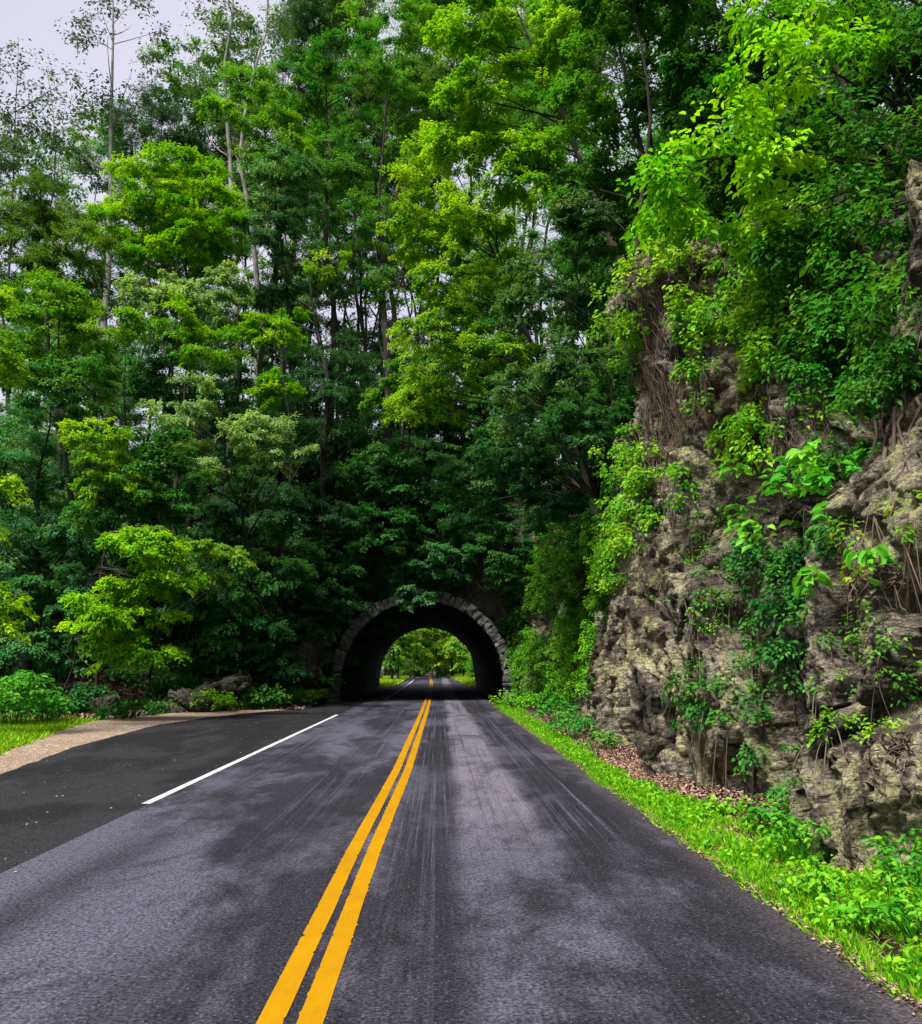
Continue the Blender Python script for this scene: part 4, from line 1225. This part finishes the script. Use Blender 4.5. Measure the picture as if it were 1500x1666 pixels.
vine('vine', 'green vine draping the lip of the cliff at the upper right', [(1240, 440, 60, 40), (1320, 430, 60, 50), (1400, 440, 60, 50), (1460, 460, 50, 60)], (.08, .27, .012), leaf=.11, rs=.3, npl=34, six=True, dens=1.3, out=(.1, .6), seed=21)
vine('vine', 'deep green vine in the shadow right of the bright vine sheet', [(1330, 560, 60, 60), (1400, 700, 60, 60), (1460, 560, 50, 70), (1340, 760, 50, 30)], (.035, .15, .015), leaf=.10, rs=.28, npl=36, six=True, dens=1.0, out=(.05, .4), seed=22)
vine('vine', 'leafy vine between the pillar and the bright vine sheet', [(1130, 560, 24, 70), (1140, 460, 40, 30), (1110, 800, 16, 40)], (.10, .32, .012), leaf=.09, rs=.22, npl=26, six=True, dens=.8, out=(.03, .25), seed=23)
vine('vine', 'yellow green vine trailing from the soil edge behind the outcrop', [(1180, 380, 60, 24), (1260, 370, 60, 30), (1120, 370, 50, 20), (1330, 360, 60, 30)], (.12, .33, .015), leaf=.10, rs=.28, npl=30, six=True, dens=1.2, out=(.02, .35), seed=24)
# brown root tangles hanging on the pillar and below the shelf
def roots(label, regions, n, ln, seed, rad=.007):
    rng = np.random.default_rng(seed)
    A, Nn = [], []
    while len(A) < n:
        u, v, hu, hv = regions[rng.integers(len(regions))]
        h = cast(u + rng.uniform(-hu, hu), v + rng.uniform(-hv, hv))
        if h is None: continue
        A.append(h[0] + h[1] * rng.uniform(.01, .10))
        Nn.append(h[1])
    A, Nn = np.array(A), np.array(Nn)
    L_ = rng.uniform(.4, 1, n) * ln
    S = 9
    t = np.linspace(0, 1, S)
    line = A[:, None] + np.array([0, 0, -1.])[None, None] * (L_[:, None] * t[None])[..., None]
    ph = rng.uniform(0, 99, (n, 1))
    line[..., 1] += .16 * fbm(np.stack([t[None] * 3 + ph, ph + 0 * t[None], 0 * t[None] + 0 * ph], -1), 3, 5) * (1 + 0 * ph)
    line[..., 0] += .10 * fbm(np.stack([t[None] * 3 + ph, ph + 0 * t[None], 0 * t[None] + 5 + 0 * ph], -1), 3, 5)
    for a_ in range(n):       # keep each root on the rock
        for s_ in range(1, S):
            hit = BV.find_nearest(Vector(line[a_, s_]))
            if hit[0] is not None:
                hp, hn = np.array(hit[0]), np.array(hit[1])
                if hn[0] > 0: hn = -hn
                line[a_, s_] = line[a_, s_] * .25 + (hp + hn * .03) * .75
    v, q = tubes(line, rad * rng.uniform(.5, 1.6, (n, 1)) * np.linspace(1, .4, S)[None], 4)
    base = A[np.argmin(A[:, 2])]
    o = mesh_np('hanging_roots', rel(v, base), q, VINE)
    o.location = tuple(base)
    return tag(o, label, 'roots')
roots('brown tangle of roots running down the rock pillar', [(1075, 560, 30, 50), (1070, 660, 30, 60), (1075, 760, 30, 50)], 190, 1.3, 41)
roots('dry twig tangle heaped over the overhanging outcrop', [(1090, 410, 70, 50), (1060, 470, 50, 30)], 170, .6, 42)
roots('heap of dry roots and twigs on the soil edge behind the outcrop', [(1180, 385, 80, 26), (1280, 380, 60, 26)], 260, .5, 46, .009)
roots('dark hanging roots below the green vine sheet', [(1290, 680, 50, 60), (1310, 620, 40, 60)], 130, 1.0, 43)
roots('thick twisted woody roots on the rock at the right edge', [(1460, 720, 25, 60), (1480, 640, 20, 60)], 26, 1.6, 44, .018)
roots('broken brown twigs on the ledge at the right edge', [(1460, 1215, 40, 14), (1430, 930, 40, 16)], 60, .3, 45, .009)

# gnarled climbing trunk in the cleft
rng = np.random.default_rng(8)
pts = [cast(u, v) for u, v in ((1225, 1290), (1228, 1240), (1236, 1180), (1232, 1120), (1240, 1060), (1228, 1000), (1236, 940))]
pts = [p for p in pts if p is not None]
pp = np.array([p[0] + p[1] * .12 for p in pts])
parts = []
for k in range(3):
    ln = pp + rng.normal(0, .035, pp.shape)
    tt2 = np.linspace(0, len(ln) - 1, 30)
    L3 = np.stack([np.interp(tt2, np.arange(len(ln)), ln[:, j]) for j in range(3)], -1)
    parts.append(tubes(L3[None], (np.linspace(.034, .012, 30) * rng.uniform(.6, 1.1))[None], 7))
v, q = join(parts)
o = mesh_np('climbing_trunk', rel(v, pp[0]), q, VINE, smooth=True)
o.location = tuple(pp[0])
tag(o, 'gnarled dark vine trunk climbing the cleft in the cliff', 'vine')

# ------------------------------------------------------------------ boulders on the left bank
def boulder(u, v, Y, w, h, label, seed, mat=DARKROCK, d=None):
    c = at(u, v, Y)
    n = 64
    th = np.linspace(0, np.pi, n)[:, None]
    ph = np.linspace(0, 2 * np.pi, n * 2, endpoint=False)[None]
    S = np.stack([np.sin(th) * np.cos(ph), np.sin(th) * np.sin(ph), np.cos(th) + 0 * ph], -1)
    m4 = (np.abs(S) ** 3.5).sum(-1, keepdims=True) ** (1 / 3.5)
    V_ = S / m4 * np.array([w / 2, (d or w) / 2, h / 2])
    V_ = V_ + S * rock_disp(V_ * 2.8 + seed * 10, .55, seed)[..., None] * min(w, 1.6) * .6
    V_[..., 2] += V_[..., 0] * .25 * (1 if seed % 2 else -1)
    gz = max(0, ground_z(c[0], Y))
    base = np.array([c[0], c[1] + .3, c[2] - h * .5 - .18])
    o = mesh_np('boulder', V_ + np.array([0, 0, h * .5]), grid_quads(n, n * 2, wrap=True), mat)
    o.location = tuple(base)
    return tag(o, label, 'rock')
boulder(360, 1112, 34, 2.0, .6, 'rounded grey boulder at the top of the left bank', 1)
boulder(318, 1134, 32.6, 1.7, .5, 'low sloping grey rock beside the dirt path', 2)
boulder(166, 1140, 30.5, .8, .6, 'small angular rock at the left side of the dirt path', 3)
boulder(275, 1148, 31.6, .9, .4, 'small mossy stone right at the edge of the gravel', 4)
boulder(432, 1092, 37, 2.2, 1.2, 'dark rock half hidden by shrubs left of the wing wall', 5)
boulder(470, 1062, 39.5, 2.6, 2.2, 'tall dark rock leaning on the hill beside the tunnel', 6)

# ------------------------------------------------------------------ grass, litter, ground plants
def verge_z(x): return -.02 + .10 * np.clip((x - 2.2) / 1.2, 0, 1)

def ground_cover(name, X_, Y_, Z_, color, h, w, seed, lean=.9, mat=LEAF, six=False):
    rng = np.random.default_rng(seed)
    n = len(X_)
    pos = np.stack([X_, Y_, Z_], -1)
    d = np.stack([rng.normal(0, lean, n), rng.normal(0, lean, n), np.ones(n)], -1)
    hh = h * rng.uniform(.5, 1.3, n)
    v, q, k = leaf_mesh(pos, d, rng.normal(0, 1, (n, 3)), hh, w * rng.uniform(.7, 1.3, n), six)
    o = mesh_np(name, v, q, mat, tint=np.repeat(rng.uniform(0, 1, n), k), color=color)
    return tag(o, kind='stuff')

rg = np.random.default_rng(60)
# right verge grass
n = 150000
Y_ = 3.2 + (37 - 3.2) * rg.uniform(0, 1, n) ** 1.9
wd = np.interp(Y_, [3, 6, 8, 11, 14, 18, 30, 37], [1.5, .95, .75, .42, .34, .42, .5, .5])
X_ = 2.13 + n1(Y_, 1.2, .05, 31) + wd * rg.uniform(0, 1, n) ** 1.1 * (1 + .25 * n1(Y_, .9, 1, 33))
keep = (fbm(np.stack([X_ * 3, Y_ * 3, 0 * X_], -1), 3, 12) > -.42) & (X_ < cliffx(Y_) - .05)
X_, Y_ = X_[keep], Y_[keep]
o = ground_cover('grass', X_, Y_, verge_z(X_) - .01, (.18, .46, .012), .085, .016, 1, 1.0)
# small broad leaved weeds mixed into the verge
n = 45000
Y_ = 3.3 + 30 * rg.uniform(0, 1, n) ** 1.9
wd = np.interp(Y_, [3, 6, 8, 11, 14, 18, 30, 37], [1.6, 1.2, .9, .45, .34, .42, .6, .5])
X_ = 2.16 + wd * rg.uniform(0, 1, n) ** .9
keep = (fbm(np.stack([X_ * 2, Y_ * 2, 0 * X_ + 4], -1), 3, 14) > -.1) & (X_ < cliffx(Y_) - .05)
X_, Y_ = X_[keep], Y_[keep]
ground_cover('ground_cover', X_, Y_, verge_z(X_) + rg.uniform(0, .09, len(X_)), (.15, .42, .012), .05, .03, 2, 1.6)
n = 9000
Y_ = 3.3 + 30 * rg.uniform(0, 1, n) ** 1.9
X_ = 2.13 + .9 * rg.uniform(0, 1, n) ** 1.5
X_, Y_ = X_[X_ < cliffx(Y_)], Y_[X_ < cliffx(Y_)]
ground_cover('dry_grass', X_, Y_, verge_z(X_), (.30, .25, .10), .09, .010, 8, 1.4)
# leaf litter on the right verge
n = 26000
Y_ = 4 + 26 * rg.uniform(0, 1, n) ** 1.4
X_ = 2.45 + rg.uniform(0, 1, n) * (cliffx(Y_) - 2.3)
pos = np.stack([X_, Y_, verge_z(X_) + rg.uniform(.0, .035, n)], -1)
dv = rg.normal(0, 1, (n, 3)); dv[:, 2] *= .25
nv = rg.normal(0, .35, (n, 3)) + np.array([0, 0, 1.])
v, q, k = leaf_mesh(pos, dv, nv,   .045 * rg.uniform(.5, 1.5, n), .03, True, .3)
tag(mesh_np('leaf_litter', v, q, LITTER, tint=np.repeat(rg.uniform(0, 1, n), k)), kind='stuff')
# thin line of dead leaves along the asphalt edge, right
n = 2500
Y_ = 3 + 22 * rg.uniform(0, 1, n) ** 1.7
X_ = 2.14 + rg.normal(0, .035, n)
v, q, k = leaf_mesh(np.stack([X_, Y_, .006 + rg.uniform(0, .02, n)], -1), rg.normal(0, 1, (n, 3)) * np.array([1, 1, .2]), rg.normal(0, .3, (n, 3)) + np.array([0, 0, 1.]), .035, .016, False)
tag(mesh_np('dead_leaf_line', v, q, LITTER, tint=rg.uniform(0, 1, n)), kind='stuff')

# left grass, bank and gravel edge
n = 90000
Y_ = rg.uniform(4, 27, n)
X_ = gr_edge(Y_) - rg.uniform(0, 1, n) * 3.6 + .2 * rg.normal(0, 1, n) + n1(Y_, 1.5, .16, 11)
keep = X_ < gr_edge(Y_) + n1(Y_, 1.5, .16, 11) + .15
ground_cover('grass', X_[keep], Y_[keep], 0 * X_[keep] - .04, (.20, .42, .012), .16, .03, 3, .8)
n = 26000
Xb = rg.uniform(-9.5, -4.9, n)
Yb_ = np.interp(Xb, [-9.5, -7.2, -5.3, -4.9], [31.6, 33.6, 37.5, 41]) + np.abs(rg.normal(0, .8, n))
ground_cover('ground_cover', Xb, Yb_, .25 * np.clip((Yb_ - 34) * .25, 0, 1) + rg.uniform(-.05, .22, n), (.16, .36, .015), .15, .08, 4, 1.2)
n = 30000
Xb = rg.uniform(-24, -9, n)
Yb_ = rg.uniform(27, 37, n)
kp = fbm(np.stack([Xb * .5, Yb_ * .5, 0 * Xb], -1), 3, 51) > .1
ground_cover('ground_cover', Xb[kp], Yb_[kp], rg.uniform(-.05, .3, kp.sum()), (.03, .13, .02), .2, .1, 5, 1.2)
n = 9000
Xb, Yb_ = rg.uniform(-14, -5, n), rg.uniform(29, 39, n)
kp = (Xb < gr_edge(Yb_) - .1) | (Yb_ > 34.2)
Xb, Yb_ = Xb[kp], Yb_[kp]
n = len(Xb)
v, q, k = leaf_mesh(np.stack([Xb, Yb_, np.maximum(0, rg.uniform(-.03, .03, n))], -1), rg.normal(0, 1, (n, 3)) * np.array([1, 1, .2]), rg.normal(0, .3, (n, 3)) + np.array([0, 0, 1.]), .12, .07, False)
tag(mesh_np('leaf_litter', v, q, LITTER, tint=rg.uniform(0, 1, n)), kind='stuff')
LB_, GB_ = [], []
for _ in range(9000):
    uu, vv = rg.uniform(120, 540), rg.uniform(1020, 1150)
    h_ = cast(uu, vv, FB)
    if h_ is not None and h_[1][2] > .15:
        (LB_ if fbm(np.array([[uu * .02, vv * .03, 3.]]), 3, 5)[0] > -.12 else GB_).append(np.concatenate([h_[0] + h_[1] * .03, h_[1]]))
for nm_, arr, mt, L_, W_, cl in (('leaf_litter', LB_, LITTER, .12, .07, None), ('ground_cover', GB_, LEAF, .14, .08, (.07, .24, .03))):
    arr = np.array(arr)
    arr = np.repeat(arr, 3, 0)
    m_ = len(arr)
    pp_ = arr[:, :3] + rg.normal(0, .06, (m_, 3)) * np.array([1, 1, .3])
    if nm_ == 'ground_cover': pp_[:, 2] += rg.uniform(0, .2, m_)
    v, q, k = leaf_mesh(pp_, rg.normal(0, 1, (m_, 3)) * np.array([1, 1, .4]), arr[:, 3:] + rg.normal(0, .4, (m_, 3)), L_, W_, False)
    tag(mesh_np(nm_, v, q, mt, tint=rg.uniform(0, 1, m_), color=cl), kind='stuff')
# petals and bits of leaf on the pull-off
n = 230
Yb_ = 7 + 30 * rg.uniform(0, 1, n)
Xb = pl_edge(Yb_) + (-3.1 - pl_edge(Yb_)) * rg.uniform(0, 1, n)
v, q, k = leaf_mesh(np.stack([Xb, Yb_, 0 * Xb + .004], -1), rg.normal(0, 1, (n, 3)) * np.array([1, 1, .02]), np.array([[0, 0, 1.]]) + rg.normal(0, .15, (n, 3)), .026 * rg.uniform(.4, 1.6, n), .014, False)
tag(mesh_np('fallen_petals', v, q, PETAL, tint=rg.uniform(0, 1, n)), kind='stuff')
# beyond the tunnel: bright verges
n = 30000
Y_ = rg.uniform(74, 140, n)
s_ = rg.choice([-1., 1.], n)
X_ = roadc(Y_) + s_ * (3.0 + rg.uniform(0, 5, n))
ground_cover('grass', X_, Y_, 0 * X_ - .04 + .18 * (np.abs(X_ - roadc(Y_)) - 3) * (s_ > 0), (.26, .44, .02), .3, .1, 7, .9)

# leafy plants along the right verge
def plant(u, v, Y, h, w, n, leaf, label, color, seed, name='leafy_plant', cat='plant', group='leafy plants along the foot of the cliff'):
    rng = np.random.default_rng(seed)
    c = at(u, v, Y)
    b = np.array([c[0], Y, float(verge_z(c[0])) if c[0] > 0 else 0.])
    root = thing(name, b, label, cat, group)
    az = rng.uniform(0, 2 * np.pi, n)
    r = w * np.sqrt(rng.uniform(0, 1, n))
    tips = np.stack([np.cos(az) * r, np.sin(az) * r, h * rng.uniform(.45, 1., n) * (1 - .4 * (r / w) ** 2)], -1)
    bs = tips * np.array([.35, .35, 0]) + rng.normal(0, .02, (n, 3)) * np.array([1, 1, 0])
    md = (bs + tips) / 2 + np.stack([0 * az, 0 * az, h * .15 + 0 * az], -1)
    v1, q1 = tubes(bez(bs, md, tips, 5), np.linspace(.006, .003, 5)[None] * np.ones((n, 1)), 4)
    mesh_np('stem', v1, q1, LEAF, tint=np.full(len(q1), .3), parent=root, color=color)
    out_ = norm(np.stack([np.cos(az), np.sin(az), 0 * az + .4], -1))
    v2, q2, t2 = sprays(rng, tips, out_, leaf * 1.5, 11, leaf, .5, .5, ntw=5, fan=3.1, six=True, aspect=.58, jit=.6)
    mesh_np('leaves', v2, q2, LEAF, tint=t2, parent=root, color=color)
    return root
PC = (.155, .43, .015)
plant(1300, 1340, 7.2, .42, .24, 26, .056, 'bushy leafy plant left of the tan slabby block', (.10, .35, .02), 1)
plant(1345, 1400, 6.3, .26, .28, 28, .052, 'low leafy plant in front of the tan slabby block', PC, 2)
plant(1480, 1360, 5.9, .50, .22, 26, .056, 'tall leafy plant against the right edge below the rock', (.09, .33, .025), 3)
plant(1440, 1410, 5.6, .26, .28, 28, .052, 'leafy plant between the grass and the right edge', PC, 4)
plant(1500, 1440, 5.2, .32, .26, 28, .052, 'nearest leafy plant at the lower right edge', (.11, .38, .02), 5)
plant(1395, 1440, 5.6, .16, .26, 24, .055, 'short leafy plant amid the grass, left of the nearest one', (.17, .46, .02), 6)
plant(1230, 1320, 8.4, .34, .16, 9, .085, 'small upright weed at the foot of the vine trunk', PC, 7)
plant(1180, 1290, 9.4, .2, .22, 12, .07, 'small weed on the brown litter by the tan rock', (.16, .40, .02), 8)
plant(1265, 1310, 8.2, .42, .18, 16, .08, 'dark leafy plant in the mouth of the cleft', (.05, .26, .03), 9)
plant(930, 1180, 19.5, .65, .55, 34, .10, 'dark green weed clump before the ivy left of the brown boulder', (.05, .26, .025), 10)
plant(905, 1165, 24, .75, .6, 34, .11, 'farther dark weed clump before the ivy', (.06, .28, .025), 11)
plant(840, 1145, 33, .7, .9, 40, .12, 'bright low weed mound right of the tunnel mouth', (.14, .42, .015), 12)
plant(975, 1195, 16.8, .35, .3, 20, .08, 'pale weed at the base of the brown boulder', (.12, .30, .05), 13)
GL = 'shrubs on the left bank'
plant(22, 1165, 24.5, 1.45, 1.0, 90, .16, 'rounded large leaved bush at the left edge behind the grass', (.09, .33, .03), 14, 'bush', 'shrub', GL)
plant(72, 1165, 25.8, .8, .7, 60, .14, 'lower bush right of the large leaved bush', (.07, .28, .03), 15, 'bush', 'shrub', GL)
plant(140, 1155, 31, 1.0, .8, 60, .14, 'dull green bush left of the dirt path', (.035, .16, .04), 16, 'bush', 'shrub', GL)
plant(345, 1150, 32.5, .7, .8, 50, .14, 'bright weed clump below the rounded boulder', (.15, .36, .02), 17, 'bush', 'shrub', GL)
plant(430, 1140, 34.5, .9, .9, 50, .15, 'small dark green shrub on the bank below the hemlock', (.06, .22, .03), 18, 'bush', 'shrub', GL)
plant(480, 1138, 37, .8, .8, 50, .14, 'weedy shrub nearest the wing wall of the tunnel', (.12, .32, .02), 19, 'bush', 'shrub', GL)
plant(385, 1120, 34.8, .9, .7, 50, .15, 'green shrub beside the rounded boulder', (.05, .20, .04), 20, 'bush', 'shrub', GL)

# white rhododendron blossoms high on the right
rng = np.random.default_rng(3)
for k, (u, v, lab) in enumerate([(960, 145, 'white rhododendron blossom, highest of all, below the lime canopy'), (962, 205, 'white rhododendron blossom just under the highest one'),
                            (945, 250, 'small white blossom third from the top on the dark foliage'), (872, 500, 'white blossom in the middle of the rhododendron thicket'),
                            (912, 495, 'white blossom right of the one in the middle of the thicket'), (868, 410, 'small white blossom at the upper left of the rhododendron thicket'),
                            (890, 555, 'lowest white blossom on the rhododendron thicket')]):
    c = at(u, v, 22.2)
    m_ = 46
    d = norm(rng.normal(0, 1, (m_, 3)) + np.array([0, -.3, .5]))
    vv, qq, kk = leaf_mesh(d * .03, d, rng.normal(0, 1, (m_, 3)), .08, .05, False)
    o = mesh_np('blossom', vv, qq, PETAL, tint=rng.uniform(0, 1, m_))
    o.location = tuple(c)
    tag(o, lab, 'flower', 'white blossoms in the rhododendron')

# ------------------------------------------------------------------ labels that single out the copied trees and shrubs
def project(p):
    d = np.asarray(p, float) - CAMP
    z = d @ FW
    return 750 + FPX * (d @ RT) / z, 833 - FPX * (d @ UP) / z
for o, noun in ((protoA, 'inner forest tree'), (protoB, 'inner forest tree'), (protoC, 'young understory tree'), (protoD, 'forest floor shrub'), (protoE, 'lacy skyline tree')):
    RELABEL.append((o, noun, None, 1.0))
LM = {'wood': [(-20, 'beyond the left edge'), (70, 'at the left edge'), (150, 'behind the yellow topped maple'), (235, 'under the bare grey trunk'), (320, 'behind the rounded lime maple'),
               (400, 'below the straight grey trunk'), (470, 'left of the blue green crown'), (540, 'right of the blue green crown'), (600, 'left of the thick dark centre trunk'),
               (660, 'right of the thick dark centre trunk'), (730, 'left of the lime canopy'), (800, 'behind the lime canopy'), (9999, 'behind the rhododendron thicket')],
      'low': [(-20, 'beyond the left edge'), (60, 'behind the large leaved bush'), (130, 'left of the low lime maple'), (220, 'behind the low lime maple'), (300, 'behind the dirt path'),
              (390, 'behind the rounded boulder'), (470, 'left of the stone arch'), (560, 'beside the left foot of the arch'), (640, 'over the left half of the arch'), (720, 'over the crown of the arch'),
              (800, 'over the right half of the arch'), (9999, 'over the right foot of the arch')],
      'right': [(900, 'above the ivy curtain'), (980, 'between the ivy and the rock pillar'), (1060, 'over the overhanging outcrop'), (1150, 'right of the overhanging outcrop'), (1260, 'above the bright vine sheet'),
                (1400, 'below the near lime branches'), (9999, 'at the upper right edge')],
      'far': [(640, 'at the left rim of the tunnel exit'), (668, 'seen left in the tunnel exit'), (692, 'seen just left of the far yellow lines'), (716, 'seen just right of the far yellow lines'),
              (745, 'seen right in the tunnel exit'), (9999, 'at the right rim of the tunnel exit')]}
def shade(c):
    if c is None: return 'deep green'
    g = c[1]
    return 'dark green' if g < .15 else 'deep green' if g < .19 else 'mid green' if g < .24 else 'fresh green' if g < .3 else 'bright green'
buckets = {}
for o, noun, c, sc in RELABEL:
    u, v = project(o.location)
    y = o.location.y
    place = None
    kind = 'far' if y > 74 else 'right' if ('slope' in noun or 'cliff' in noun) else 'wood' if noun in ('inner forest tree', 'lacy skyline tree') else 'low'
    place = next(t for lim, t in LM[kind] if u < lim)
    buckets.setdefault((noun, shade(c), place), []).append((u, y, o))
ORD = ['leftmost', 'second from the left', 'third from the left', 'fourth from the left', 'fifth from the left', 'sixth from the left', 'seventh from the left', 'eighth from the left', 'ninth from the left', 'tenth from the left']
for (noun, sh, place), lst in buckets.items():
    lst.sort(key=lambda t: t[0])
    for k, (u, y, o) in enumerate(lst):
        lab = sh + ' ' + noun + ' ' + place
        if len(lst) == 2:
            lab += ', the nearer of two' if y == min(t[1] for t in lst) and (lst[0][1] != lst[1][1] or k == 0) else ', the farther of two'
        elif len(lst) > 2:
            lab += ', ' + ORD[min(k, 9)]
        o['label'] = lab
